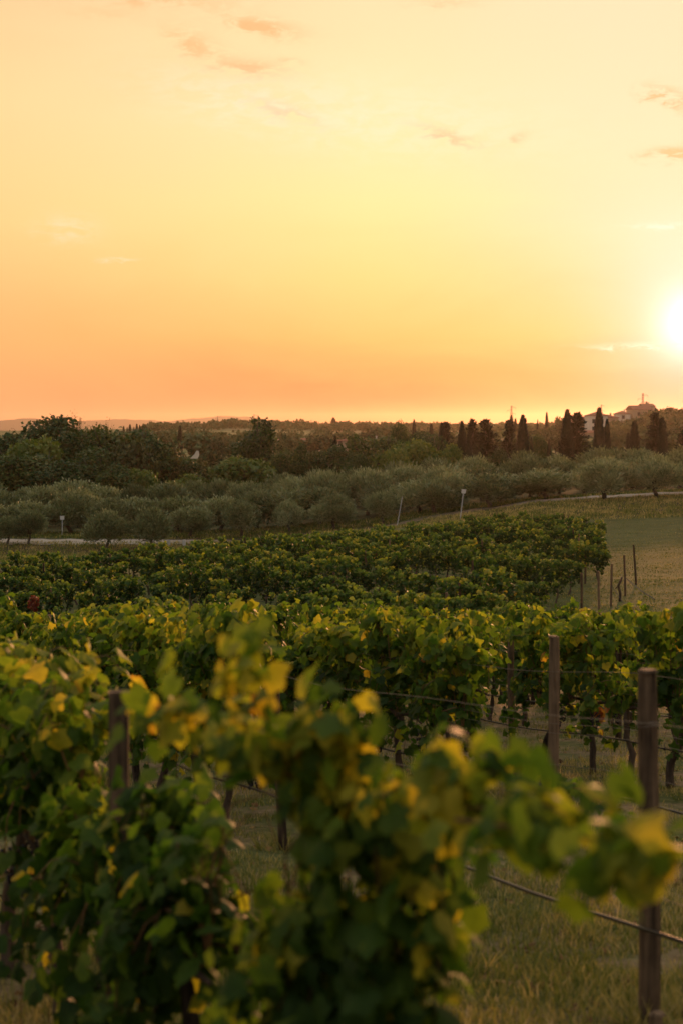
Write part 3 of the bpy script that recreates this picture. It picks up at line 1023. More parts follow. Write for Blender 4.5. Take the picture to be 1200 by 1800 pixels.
post(px(1156, 6.15), 6.15, .13, .032, 'short sawn-off stump beside the thick foreground post', grp=None, name='post_stump')
pi = 0
for k, Ys in ((1, (15.3, 19.7)), (2, (16.4, 20.8, 25.2)), (3, (22.0, 26.4)), (4, (24.2, 28.6)), (5, (26.8,)), (6, (28.2,))):
    for Y in Ys:
        x = row_x(k, Y)
        if abs(x / Y) < .25:
            post(x, Y, 1.58, .042, 'wooden post half buried in leaves, %s in %s' % (ORD[pi], ROWNAME[k]))
            pi += 1


def line_thing(name, k, y0, y1, h, rad, mat, label, cat, grp, sag=.03, sides=5, emit=False):
    n = max(6, int((y1 - y0) / .35))
    b = MB()
    ysn = np.linspace(y0, y1, n)
    pts = []
    for y in ysn:
        x = row_x(k, y)
        ph = (y - 6.5) / 4.4 * math.pi
        pts.append((x - .055, y, float(ground(x, y, False)) + h - sag * abs(math.sin(ph)) + .012 * math.sin(y * 2.3 + k)))
    b.tube(pts, rad, sides)
    o = link(name, b.mesh(name, mat, True))
    tag(o, label, cat, grp)
    return o, pts


HN = {0: 'knee-high', 1: 'waist-high'}
for k, y0, y1 in ((1, 5.2, 26), (2, 9.0, 30), (3, 12.8, 30), (4, 15, 30), (5, 20, 30)):
    o, pts = line_thing('drip_line', k, y0, y1, .44 if k != 2 else .40, .0095, M_tube, 'black plastic irrigation tube strung low along %s' % ({0: 'the nearest row'} | ROWNAME)[k], 'drip line', 'irrigation tubes', .02, 7)
    if k in (1, 2, 3):
        # emitters and hooks clipped on the tube
        for j in range(2, len(pts) - 1, 3):
            if pts[j][1] > 16:
                break
            q = Vector(pts[j])
            b = MB()
            dvec = (Vector(pts[j + 1]) - q).normalized()
            b.tube([q - dvec * .012, q + dvec * .012], .0165, 8)
            b.tube([q + dvec * .0, q + Vector((0, 0, .05))], .003, 4)
            b.build('drip_emitter', M_tube, o)
    for wi, h in enumerate((.60, .86, .94, 1.37)):
        if k == 0 and wi != 0:
            continue
        if k > 3 and wi in (1,):
            continue
        line_thing('trellis_wire', k, y0, y1, h, .0017, M_wire, '%s trellis wire along %s' % (('lowest thin', 'lower of the paired', 'upper of the paired', 'topmost')[wi], ({0: 'the nearest row'} | ROWNAME)[k]), 'wire', 'trellis wires', .035, 4)

# ------------------------------------------------------------------ the middle vineyard block
MD = np.array([-1.2, 1.0]) / math.hypot(1.2, 1.0)
MANG = math.atan2(MD[1], MD[0])
NRM = np.array([1.0, 1.2]) / math.hypot(1.2, 1.0)


def x_end(Y):
    return np.interp(Y, [30, 40, 50, 61, 80, 100, 112], [3.6, 5.2, 7.7, 11.1, 14.6, 18.4, 17.0])


def y_far(x, Y):
    return np.interp(600 + FPX * x / Y, [-100, 60, 300, 600, 850, 1000, 1090], [119, 119, 123, 127, 123, 108, 100])


MT = []
for i in range(10):
    rg = np.random.default_rng(1300 + i)
    tp = float(rg.uniform(1.36, 1.84))
    sh = shoot_field(rg, 13, .92, tp, thick=.15, droop=.3)
    MT.append((vine_mesh_of(rg, sh, 560, False, M_vine_mid, size=(.08, .14), yellow=1.12, ztop=tp, zlo=.5, bias=-.10, off=.08, tp_=4.5), trunk_mesh(rg, .78, .4, .035), sh, tp))  # steep tint rise: shaded row faces and lit tops put into leaf colour
rgm = np.random.default_rng(5)
cand = []
for r_i in range(0, 40):
    s = 22.5 + 4.0 * r_i
    # row: points p with p.NRM = s
    t = -160.0
    while t < 60:
        p = NRM * s + MD * t
        t += 1.0 + float(rgm.normal(0, .06))
        x, y = p
        if y < 33.5 or y > 128:
            continue
        if y > y_far(x, y) or x > x_end(y) or abs(x / y) > .262:
            continue
        gapn = math.sin(x * .35 + r_i * 1.7) * math.sin(y * .29 + 1.1 * r_i)
        if abs(x - px(66, 46)) < 1.0 and abs(y - 44.5) < 3.2:
            continue
        if rgm.uniform() < (.05 + (.35 if gapn > .72 else 0)):
            continue
        cand.append((y, x, r_i))
cand.sort()
rowpos = {}
for r_ in set(c[2] for c in cand):
    for n1, c in enumerate(sorted((c for c in cand if c[2] == r_), key=lambda c: -c[1])):
        rowpos[(c[0], c[1])] = n1
MROW = {}
n_ind = 172
mid_red = None
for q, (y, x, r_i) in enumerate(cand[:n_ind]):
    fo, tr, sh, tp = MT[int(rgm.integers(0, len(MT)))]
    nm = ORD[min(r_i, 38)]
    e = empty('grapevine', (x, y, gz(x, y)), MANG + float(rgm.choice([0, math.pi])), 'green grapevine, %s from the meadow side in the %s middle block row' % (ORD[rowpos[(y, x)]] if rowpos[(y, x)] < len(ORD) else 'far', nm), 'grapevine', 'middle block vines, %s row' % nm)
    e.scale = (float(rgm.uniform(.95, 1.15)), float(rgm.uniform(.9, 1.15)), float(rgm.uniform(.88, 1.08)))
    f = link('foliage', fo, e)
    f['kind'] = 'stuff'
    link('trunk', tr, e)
# the rest of the block: one mass
BV, BF, BT = [], [], []
base = 0
LOW = []
for i in range(6):
    rg = np.random.default_rng(1500 + i)
    tp = float(rg.uniform(1.42, 1.75))
    sh = shoot_field(rg, 11, .92, tp, thick=.15)
    P, M3, S, tint = leaves_on(rg, sh, 250, size=(.12, .19), yellow=1.12, ztop=tp, zlo=.5, bias=-.08, off=.08, tp_=4.5)  # same painted shade on the sides and light on the tops
    L_ = V5[None] * S[:, None, None]
    Vw = (np.einsum('nij,nkj->nki', M3, L_) + P[:, None, :]).reshape(-1, 3)
    Fw = (F5[None] + (np.arange(len(P)) * 6)[:, None, None]).reshape(-1, 3)
    tb = MB()
    tb.tube([(0, 0, 0), (.03, .01, .4), (0, 0, .85)], [.035, .03, .03], 4, False)
    tv = np.array(tb.v)
    tf = np.array([(a, b_, c) for (a, b_, c, d) in tb.f] + [(a, c, d) for (a, b_, c, d) in tb.f]) + len(Vw)
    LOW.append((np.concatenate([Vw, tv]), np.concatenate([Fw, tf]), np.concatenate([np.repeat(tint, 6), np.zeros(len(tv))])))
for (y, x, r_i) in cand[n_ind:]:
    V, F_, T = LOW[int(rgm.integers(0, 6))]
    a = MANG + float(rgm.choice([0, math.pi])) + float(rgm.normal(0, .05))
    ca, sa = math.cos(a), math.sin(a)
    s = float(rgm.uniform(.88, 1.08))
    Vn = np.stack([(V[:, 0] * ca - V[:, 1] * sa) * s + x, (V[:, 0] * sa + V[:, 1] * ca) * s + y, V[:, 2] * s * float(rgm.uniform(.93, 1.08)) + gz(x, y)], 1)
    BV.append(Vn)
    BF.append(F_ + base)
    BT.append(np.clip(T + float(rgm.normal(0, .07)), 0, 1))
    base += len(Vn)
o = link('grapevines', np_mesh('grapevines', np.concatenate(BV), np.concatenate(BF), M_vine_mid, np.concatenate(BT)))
tag(o, 'mass of green grapevines filling the upper part of the middle block', kind='stuff')
# red vine
rg = np.random.default_rng(66)
yr = 46.0
xr = px(66, yr)
e = empty('grapevine', (xr, yr, gz(xr, yr)), MANG, 'grapevine with crimson autumn leaves among the green rows', 'grapevine', None)
sh = shoot_field(rg, 6, .35, 1.5, thick=.15, cord=.4)
f = link('foliage', vine_mesh_of(rg, sh, 190, False, M_vine_red, size=(.09, .14), yellow=.9, ztop=1.5, zlo=.2), e)
f['kind'] = 'stuff'
link('trunk', trunk_mesh(rg, .6, .15), e)

# posts of the middle block
PM = []
for i in range(4):
    b = MB()
    b.tube([(0, 0, -.3), (.01 * i, 0, .6), (.02 * i - .02, .01, 1.72 - .06 * i)], [.048, .045, .042], 7)
    PM.append(b.mesh('trellis_post', M_post, False))
for i, (u, v0, v1, Y, ln) in enumerate(((1117, 960, 1028, 61, -3), (1098, 980, 1047, 57, -3), (1073, 1003, 1070, 53.3, -3), (1053, 1015, 1077, 51.3, 0), (1022, 1042, 1085, 49, 2))):
    x = px(u, Y)
    o = link('trellis_post', PM[i % 4], None, (x, Y, gz(x, Y)))
    o.rotation_euler = (0, R(ln), i)
    tag(o, ('leaning end post farthest out on the open meadow', 'leaning end post second out on the meadow, bare wires tied to it', 'grey end post with a bent dead vine stem beside it', 'upright end post in front of leafy row end',
            'short dark end post of the nearest middle row')[i], 'post', 'end posts of the middle block')
b = MB()
xx, yy_ = px(1088, 55), 55
b.tube([(0, 0, -.1), (.03, 0, .3), (-.05, 0, .6), (.04, 0, .8), (.10, 0, .95)], [.06, .05, .045, .05, .03], 6)
b.tube([(-.05, 0, .6), (-.16, 0, .5)], [.03, .02], 5)
o = b.build('dead_vine_stem', M_bark, None, True, (xx, yy_, gz(xx, yy_)))
tag(o, 'dark twisted stem of a dead vine between the meadow end posts', 'vine stem')
pc = 0
for r_i in range(0, 34):
    s = 22.5 + 4.0 * r_i
    t = -150.0 + (r_i * 2.3) % 5
    pr = 0
    while t < 60:
        p = NRM * s + MD * t
        t += 5.4
        x, y = float(p[0]), float(p[1])
        if y < 34 or y > y_far(x, y) or x > x_end(y) - .3 or abs(x / y) > .255 or rnd.random() < .25 or pc > 150:
            continue
        o = link('trellis_post', PM[pc % 4], None, (x, y, gz(x, y)))
        o.rotation_euler = (R(rnd.uniform(-2, 2)), R(rnd.uniform(-2, 2)), rnd.uniform(0, 6))
        o.scale = (1, 1, rnd.uniform(.9, 1.08))
        nm = ORD[min(r_i, 38)]
        tag(o, 'wooden post, %s from the meadow side in the %s middle block row' % (ORD[pr], nm), 'post', 'middle block posts, %s row' % nm)
        pc += 1
        pr += 1
for r_i in range(0, 14):
    s = 22.5 + 4.0 * r_i
    for wi, h in enumerate((.55, .95)):
        b = MB()
        pts = []
        for t in np.arange(-60, 40, 2.0):
            p = NRM * s + MD * t
            if p[1] < 33.5 or p[0] > x_end(p[1]) or abs(p[0] / p[1]) > .27:
                continue
            pts.append((p[0], p[1], gz(p[0], p[1]) + h))
        if len(pts) > 3:
            b.tube(pts, .006 if wi else .009, 3)
            o = b.build('trellis_wire' if wi else 'drip_line', M_wire if wi else M_tube)
            tag(o, ('wire strung through the %s row of the middle block' if wi else 'drip tube low in the %s row of the middle block') % ORD[r_i], 'wire' if wi else 'drip line', 'middle block lines')
# loose wires at the open end
b = MB()
b.tube([(px(1098, 57), 57, gz(px(1098, 57), 57) + .75), (px(1127, 55), 55, gz(px(1127, 55), 55) + .35), (px(1150, 54), 54, gz(px(1150, 54), 54) + .12)], .02, 4)
b.tube([(px(1073, 53.3), 53.3, gz(px(1073, 53.3), 53.3) + .8), (px(1100, 52), 52, gz(px(1100, 52), 52) + .1)], .012, 4)
o = b.build('loose_wire', M_tube)
tag(o, 'slack tube and wire trailing from the meadow end posts', 'wire')

# ------------------------------------------------------------------ grass
def grass_field(name, n, yr_, xfun, hgt, wid, seed, label, tb=0.0, sparse=.45):
    rg = np.random.default_rng(seed)
    y = rg.uniform(0, 1, n)
    y = yr_[0] * (yr_[1] / yr_[0]) ** y
    x = xfun(rg, y)
    clump = np.sin(x * 2.1 + np.sin(y * 1.7) * 2) * np.sin(y * 2.6 + np.sin(x * 1.3) * 2)
    keep = rg.uniform(size=n) < np.where(clump > -.15, 1.0, sparse)
    x, y, clump = x[keep], y[keep], clump[keep]
    n = len(x)
    z = ground(x, y) - .01
    h = hgt * rg.uniform(.4, 1.3, n) * (1 + .5 * np.clip(clump, -.5, 1)) * np.where(rg.uniform(size=n) < .04, 1.9, 1)
    a = rg.uniform(0, 2 * math.pi, n)
    w = wid * rg.uniform(.6, 1.4, n)
    dxx, dyy = np.cos(a) * w, np.sin(a) * w
    la = rg.uniform(0, 2 * math.pi, n)
    ln = h * rg.uniform(.1, .8, n)
    p0 = np.stack([x - dxx, y - dyy, z], 1)
    p1 = np.stack([x + dxx, y + dyy, z], 1)
    pm1 = np.stack([x - dxx * .7 + np.cos(la) * ln * .35, y - dyy * .7 + np.sin(la) * ln * .35, z + h * .6], 1)
    pm2 = np.stack([x + dxx * .7 + np.cos(la) * ln * .35, y + dyy * .7 + np.sin(la) * ln * .35, z + h * .6], 1)
    p3 = np.stack([x + np.cos(la) * ln, y + np.sin(la) * ln, z + h], 1)
    V = np.stack([p0, p1, pm2, pm1, p3], 1).reshape(-1, 3)
    b_ = (np.arange(n) * 5)[:, None, None]
    F = (np.array([(0, 1, 2), (0, 2, 3), (3, 2, 4)])[None] + b_).reshape(-1, 3)
    patch = np.sin(x * .9 + 1.5 * np.sin(y * .6)) * np.sin(y * .8 + 1.5 * np.sin(x * .5 + 1))
    tint = np.clip(.38 + tb + .22 * patch + rg.normal(0, .17, n) + np.where(rg.uniform(size=n) < .1, .35, 0), 0, 1)
    o = link(name, np_mesh(name, V, F, M_grass, np.repeat(tint, 5)))
    return tag(o, label, kind='stuff')


grass_field('grass', 190000, (3.2, 33), lambda rg, y: rg.uniform(-.27, .27, len(y)) * y, .055, .0042, 21, 'short rough grass between the trellis rows', .24, .14)
grass_field('meadow_grass', 140000, (36, 134), lambda rg, y: rg.uniform(-.02, .27, len(y)) * y + 0, .05, .014, 22, 'cropped meadow grass beside the vineyard', .02)
grass_field('bank_grass', 60000, (129, 149), lambda rg, y: rg.uniform(-.27, .27, len(y)) * y, .22, .04, 23, 'dry rough grass on the road bank', .22)
grass_field('verge_grass', 26000, (153.2, 166), lambda rg, y: rg.uniform(-.27, .27, len(y)) * y, .25, .05, 24, 'rough grass along the far road verge', .0)

# ------------------------------------------------------------------ trees


def crown(name, rg, lobes, n, mat, size=(.3, .5), asp=1.0, up=0.0, fill=.25, jag=.12, tb=.4, outward=False, flat=1.0):
    lobes = np.array(lobes, float)
    wgt = lobes[:, 3] ** 2
    k = rg.choice(len(lobes), n, p=wgt / wgt.sum())
    d = rdir(rg, n)
    d[:, 2] *= flat
    rr = lobes[k, 3] * np.where(rg.uniform(size=n) < fill, rg.uniform(.3, .9, n), rg.normal(1.0, jag, n))
    P = lobes[k, :3] + d * rr[:, None]
    lt = rg.normal(0, .12, len(lobes))
    if outward:
        T = d * .7 + rdir(rg, n) * .5 + np.array([0, 0, up])
        Nn = np.cross(T, rdir(rg, n))
    else:
        Nn = d * .7 + rdir(rg, n) * .9 + np.array([0, 0, .3])
        T = rdir(rg, n) + np.array([0, 0, up])
    M3 = frames(Nn, T)
    S = rg.uniform(size[0], size[1], n)
    tint = np.clip(tb + lt[k] + rg.normal(0, .16, n), 0, 1)
    return scatter(V4, F4, P, M3, S, tint, mat, name, size2=S * asp)


def limb_mesh(rg, base_r, h, spread, nl=5, htop=.75, mat=None, twist=.1):
    b = MB()
    fork = h * rg.uniform(.25, .35)
    tp = [(twist * h * .1 * math.sin(i * 1.4), twist * h * .1 * math.cos(i), fork * i / 4 - (.3 if i == 0 else 0)) for i in range(5)]
    b.tube(tp, [base_r * (1.3 - .1 * i) for i in range(5)], 8)
    for j in range(nl):
        a = 2 * math.pi * (j + rg.uniform(-.3, .3)) / nl
        e = (math.cos(a) * spread * rg.uniform(.5, .9), math.sin(a) * spread * rg.uniform(.5, .9), h * htop * rg.uniform(.8, 1.1))
        s0 = tp[-1]
        m1 = (s0[0] + (e[0] - s0[0]) * .35, s0[1] + (e[1] - s0[1]) * .35, s0[2] + (e[2] - s0[2]) * .4)
        m2 = (s0[0] + (e[0] - s0[0]) * .7 + rg.normal(0, .1), s0[1] + (e[1] - s0[1]) * .7 + rg.normal(0, .1), s0[2] + (e[2] - s0[2]) * .75)
        b.tube([s0, m1, m2, e], [base_r * .75, base_r * .5, base_r * .32, base_r * .12], 5)
        for _ in range(2):
            f = (m2[0] + rg.normal(0, spread * .25), m2[1] + rg.normal(0, spread * .25), m2[2] + rg.uniform(.1, .3) * h)
            b.tube([m2, f], [base_r * .25, base_r * .06], 4)
    return b.mesh('trunk', mat or M_tbark, True)


def lobes_for(rg, w, h0, h1, n, rmin=.22, rmax=.36, conic=0.0):
    """lobes filling an egg-shaped crown of width w between heights h0 and h1"""
    out = []
    hc, hh = (h0 + h1) / 2, (h1 - h0) / 2
    for i in range(n):
        d = rdir(rg, 1)[0] * rg.uniform(.45, .75)
        r_ = w * rg.uniform(rmin, rmax) * .6
        k = 1 - conic * (d[2] + .5)
        out.append((d[0] * w / 2 * k, d[1] * w / 2 * k, hc + d[2] * hh, min(r_, hh * .75)))
    out.append((0, 0, hc, min(w, h1 - h0) * .36))
    return out


TT = {}      # kind -> list of (crown mesh, trunk mesh, width, height)


def reg(kind, cm, tm, w, h):
    if kind != 'bare':
        co = np.empty(len(cm.vertices) * 3, np.float32)
        cm.vertices.foreach_get('co', co)
        co = co.reshape(-1, 3)
        h = float(np.percentile(co[:, 2], 99.6))
        w = float(np.percentile(co[:, 0], 98.5) - np.percentile(co[:, 0], 1.5))
    TT.setdefault(kind, []).append((cm, tm, w, h))


for i in range(7):
    rg = np.random.default_rng(2000 + i)
    lb = []
    for q in range((7, 11, 9, 13, 8, 10, 12)[i]):
        a = rg.uniform(0, 6.283)
        r_ = rg.uniform(.8, 1.9) if q else 0
        lb.append((math.cos(a) * r_, math.sin(a) * r_, rg.uniform(2.3, 3.3) - .30 * r_ ** 1.5, rg.uniform(.45, .95)))
    lb += [(0, 0, 2.9, 1.15), (rg.normal(0, .3), 0, 2.2, 1.25)]
    reg('olive', crown('crown', rg, lb, 5200, M_olive, (.24, .46), .32, .75, .12, .17, .45, outward=True), limb_mesh(rg, .15, 4.0, 1.3, 4, mat=M_tbark, twist=.25), 5.0, 4.5)
for i in range(5):
    rg = np.random.default_rng(2100 + i)
    lb = lobes_for(rg, 9, 1.0, 10.0, 16, .18, .34)
    reg('broad', crown('crown', rg, lb, 7500, M_broad, (.28, .52), .8, 0, .2, .10, .45), limb_mesh(rg, .3, 10, 3.5, 6), 9.6, 10.6)
for i in range(3):
    rg = np.random.default_rng(2150 + i)
    lb = lobes_for(rg, 7, .6, 6.4, 12, .22, .36)
    reg('bright', crown('crown', rg, lb, 4200, M_bright, (.32, .55), .8, .2, .2, .11, .5), limb_mesh(rg, .2, 6, 2.5, 5), 7.6, 7.0)
    reg('brown', crown('crown', rg, lobes_for(rg, 6, .5, 6.2, 12, .20, .34), 3000, M_brown, (.30, .55), .8, 0, .25, .14, .45), limb_mesh(rg, .2, 6, 2.5, 6), 6.6, 6.8)
for i in range(2):
    rg = np.random.default_rng(2200 + i)
    lb = [(rg.normal(0, .5 + .4 * (1 - t)), rg.normal(0, .5), 1.5 + 10.5 * t, (2.0 * math.sin(math.pi * min(1, .18 + t * .78)) + .35)) for t in np.linspace(0, 1, 14)]
    lb += [(rg.normal(0, 1.7), rg.normal(0, 1.5), 2.5 + 6 * rg.uniform(), 1.2) for _ in range(8)]
    reg('poplar', crown('crown', rg, lb, 5200, M_broad, (.35, .62), .8, .3, .2, .14, .35), limb_mesh(rg, .25, 12, 1.6, 6, .9), 6.4, 13)
for i in range(3):                # slender Italian cypress
    rg = np.random.default_rng(2300 + i)
    n = 4200
    t = rg.uniform(0, 1, n) ** .9
    prof = np.interp(t, [0, .06, .25, .6, .85, .95, 1], [.55, .85, 1, .88, .55, .32, .06])
    a = rg.uniform(0, 6.283, n)
    ridge = 1 + .10 * np.sin(a * 5 + t * 9) + .06 * np.sin(a * 3 - t * 23)
    rr = .98 * prof * ridge * np.where(rg.uniform(size=n) < .2, rg.uniform(.3, .9, n), rg.normal(1, .06, n))
    P = np.stack([rr * np.cos(a), rr * np.sin(a), .5 + 11.5 * t], 1)
    T = np.stack([np.cos(a) * .25, np.sin(a) * .25, np.ones(n)], 1) + rdir(rg, n) * .25
    Nn = np.stack([np.cos(a), np.sin(a), np.full(n, .2)], 1) + rdir(rg, n) * .5
    S = rg.uniform(.4, .8, n)
    cm = scatter(V4, F4, P, frames(Nn, T), S, np.clip(.4 + rg.normal(0, .2, n), 0, 1), M_dark, 'crown', size2=S * .45)
    b = MB()
    b.tube([(0, 0, -.3), (0, 0, 4), (0, 0, 10.5)], [.22, .16, .04], 7)
    reg('cypress', cm, b.mesh('trunk', M_tbark, True), 2.1, 12.4)
for i in range(3):                # ragged conifer: whorls of drooping boughs
    rg = np.random.default_rng(2400 + i)
    Ps, Ts = [], []
    for w_ in range(22):
        t = w_ / 21
        z = 1.2 + 10.3 * t
        L_ = (2.9 * (1 - t) ** .75 + .3) * rg.uniform(.75, 1.1)
        nb = 9 if t < .6 else 6
        for j in range(nb):
            a = rg.uniform(0, 6.283)
            l2 = L_ * rg.uniform(.55, 1.15)
            for q in range(22):
                s = rg.uniform(.05, 1)
                Ps.append((math.cos(a) * l2 * s + rg.normal(0, .14), math.sin(a) * l2 * s + rg.normal(0, .14), z + .25 * s * l2 * (.9 if t > .5 else .4) - .12 * s * s * l2 + rg.normal(0, .12)))
                Ts.append((math.cos(a) + rg.normal(0, .5), math.sin(a) + rg.normal(0, .5), .5 + rg.normal(0, .3)))
    P, T = np.array(Ps), np.array(Ts)
    S = rg.uniform(.35, .65, len(P))
    cm = scatter(V4, F4, P, frames(np.cross(T, rdir(rg, len(P))), T), S, np.clip(.5 + rg.normal(0, .2, len(P)), 0, 1), M_dark, 'crown', size2=S * .5)
    b = MB()
    b.tube([(0, 0, -.3), (0, 0, 5), (0, 0, 12)], [.28, .18, .03], 7)
    reg('conifer', cm, b.mesh('trunk', M_tbark, True), 5.2, 12.3)
for i in range(2):                # nearly bare tree, twigs with a few leaves
    rg = np.random.default_rng(2500 + i)
    b = MB()
    tips = []

    def grow(p, d, ln, r_, dep):
        q = p + d * ln
        b.tube([p, (p + q) / 2 + Vector(rg.normal(0, .04 * ln, 3)), q], [r_, r_ * .85, r_ * .7], 4 if dep > 1 else 6, False)
        if dep >= 5:
            tips.append(q)
            return
        for _ in range(3 if dep < 4 else 2):
            nd = (d + Vector(rg.normal(0, .42, 3)) + Vector((0, 0, .12))).normalized()
            grow(q, nd, ln * rg.uniform(.62, .85), r_ * .62, dep + 1)
        tips.append(q)
    grow(Vector((0, 0, -.3)), Vector((0, 0, 1)), 3.6, .2, 0)
    tm = b.mesh('trunk', M_tbark)
    tp = np.array([tuple(t) for t in tips])
    kk = rg.integers(0, len(tp), 420)
    P = tp[kk] + rg.normal(0, .22, (420, 3))
    S = rg.uniform(.14, .30, 420)
    cm = scatter(V4, F4, P, frames(rdir(rg, 420), rdir(rg, 420)), S, rg.uniform(.2, .8, 420), M_brown, 'leaves')
    reg('bare', cm, tm, float(np.ptp(tp[:, 0])), float(tp[:, 2].max()))
for i in range(5):                # small crowns for the hills
    rg = np.random.default_rng(2600 + i)
    lb = lobes_for(rg, 7, .6, 6, 7, .28, .42)
    reg('hill', crown('crown', rg, lb, 900, M_hill, (.7, 1.2), .8, 0, .15, .08, .45), limb_mesh(rg, .2, 5, 2, 3), 8.0, 6.8)


def tree(kind, u, vtop, Y, wpx=None, label='', name=None, cat='tree', grp=None, vi=None, base=None, wk=1.0):
    x = px(u, Y)
    g = gz(x, Y) if base is None else base
    cm, tm, w, h = TT[kind][(vi if vi is not None else rnd.randrange(99)) % len(TT[kind])]
    H = max(1.2, pz(vtop, Y) - g)
    sz = H / h
    sxy = sz * wk if wpx is None else (wpx / FPX * Y) / w
    e = empty(name or {'olive': 'olive_tree', 'cypress': 'cypress_tree', 'conifer': 'conifer_tree', 'poplar': 'poplar_tree', 'bare': 'bare_tree'}.get(kind, 'broadleaf_tree'), (x, Y, g), rnd.uniform(0, 6.283), label, cat, grp)
    e.scale = (sxy, sxy, sz)
    c = link('crown' if kind != 'bare' else 'leaves', cm, e)
    link('trunk', tm, e)
    return e


# olive grove: front trees by hand, the ranks behind on a loose grid
OL = [(15, 908, 147, 55, 'small round olive by the road at the picture edge'), (52, 897, 147, 50, 'small olive with a dark trunk leaning over the road'), (190, 898, 144, 62, 'low bushy olive standing in front of the road'),
      (268, 893, 143, 70, 'broad olive just before the road disappears behind vines'), (335, 892, 156, 62, 'olive at the spot where vines hide the road'), (425, 880, 156, 60, 'olive above the upper corner of the vine rows'),
      (508, 880, 156, 52, 'round grey olive above the vine rows, left of three in a line'), (585, 870, 155, 80, 'wide silvery olive above the middle of the vineyard'), (672, 864, 155, 55, 'compact olive beside the leaning bluish pole'),
      (762, 850, 156, 85, 'broad olive between the leaning pole and the white-topped pole'), (858, 835, 154, 88, 'olive with a forked trunk above the white-topped pole'), (957, 826, 154, 92, 'wide olive where the pale track begins'),
      (1060, 808, 147, 92, 'olive with an open fork in front of the pale track'), (1150, 800, 147, 95, 'olive with a single dark trunk on the road bank'), (1215, 800, 150, 60, 'olive cut by the picture edge beside the road')]
for i, (u, vt, Y, w, lab) in enumerate(OL):
    tree('olive', u, vt, Y, w, lab, grp='olive trees of the grove', vi=i)
vt_u = [0, 150, 300, 450, 600, 700, 850, 950, 1050, 1200]
OLN = {15: 'edge olive', 52: 'leaning dark-trunked olive', 190: 'low bushy olive', 268: 'broad road olive', 335: 'olive where the road vanishes', 425: 'corner olive', 508: 'round grey olive', 585: 'wide silvery olive', 672: 'compact olive',
       762: 'broad olive past the bluish pole', 858: 'forked olive', 957: 'wide track olive', 1060: 'open-forked olive', 1150: 'single-trunk bank olive', 1215: 'outermost olive'}
OK_ = sorted(OLN)
OLM = [(u_, 'straight behind the ' + OLN[u_]) for u_ in OK_] + [((a_ + b_) / 2, 'behind the gap before the ' + OLN[b_]) for a_, b_ in zip(OK_, OK_[1:])]
RK = [(164, [878, 876, 874, 866, 852, 846, 830, 824, 820, 816], 'second'), (176, [856, 856, 854, 846, 832, 824, 810, 803, 801, 797], 'third'), (190, [851, 850, 848, 838, 826, 818, 801, 796, 793, 788], 'hindmost')]
for r_i, (Y, vts, nm) in enumerate(RK):
    u = -20 - (r_i % 2) * 35
    while u < 1240:
        uu = u + rnd.uniform(-14, 14)
        lm = OLM[int(np.argmin([abs(uu - q[0]) for q in OLM]))][1]
        tree('olive', uu, float(np.interp(uu, vt_u, vts)) + rnd.uniform(-6, 9), Y + rnd.uniform(-3, 3), rnd.uniform(66, 100), 'olive in the %s rank, %s' % (nm, lm), grp='olives, %s rank' % nm)
        u += rnd.uniform(56, 84)

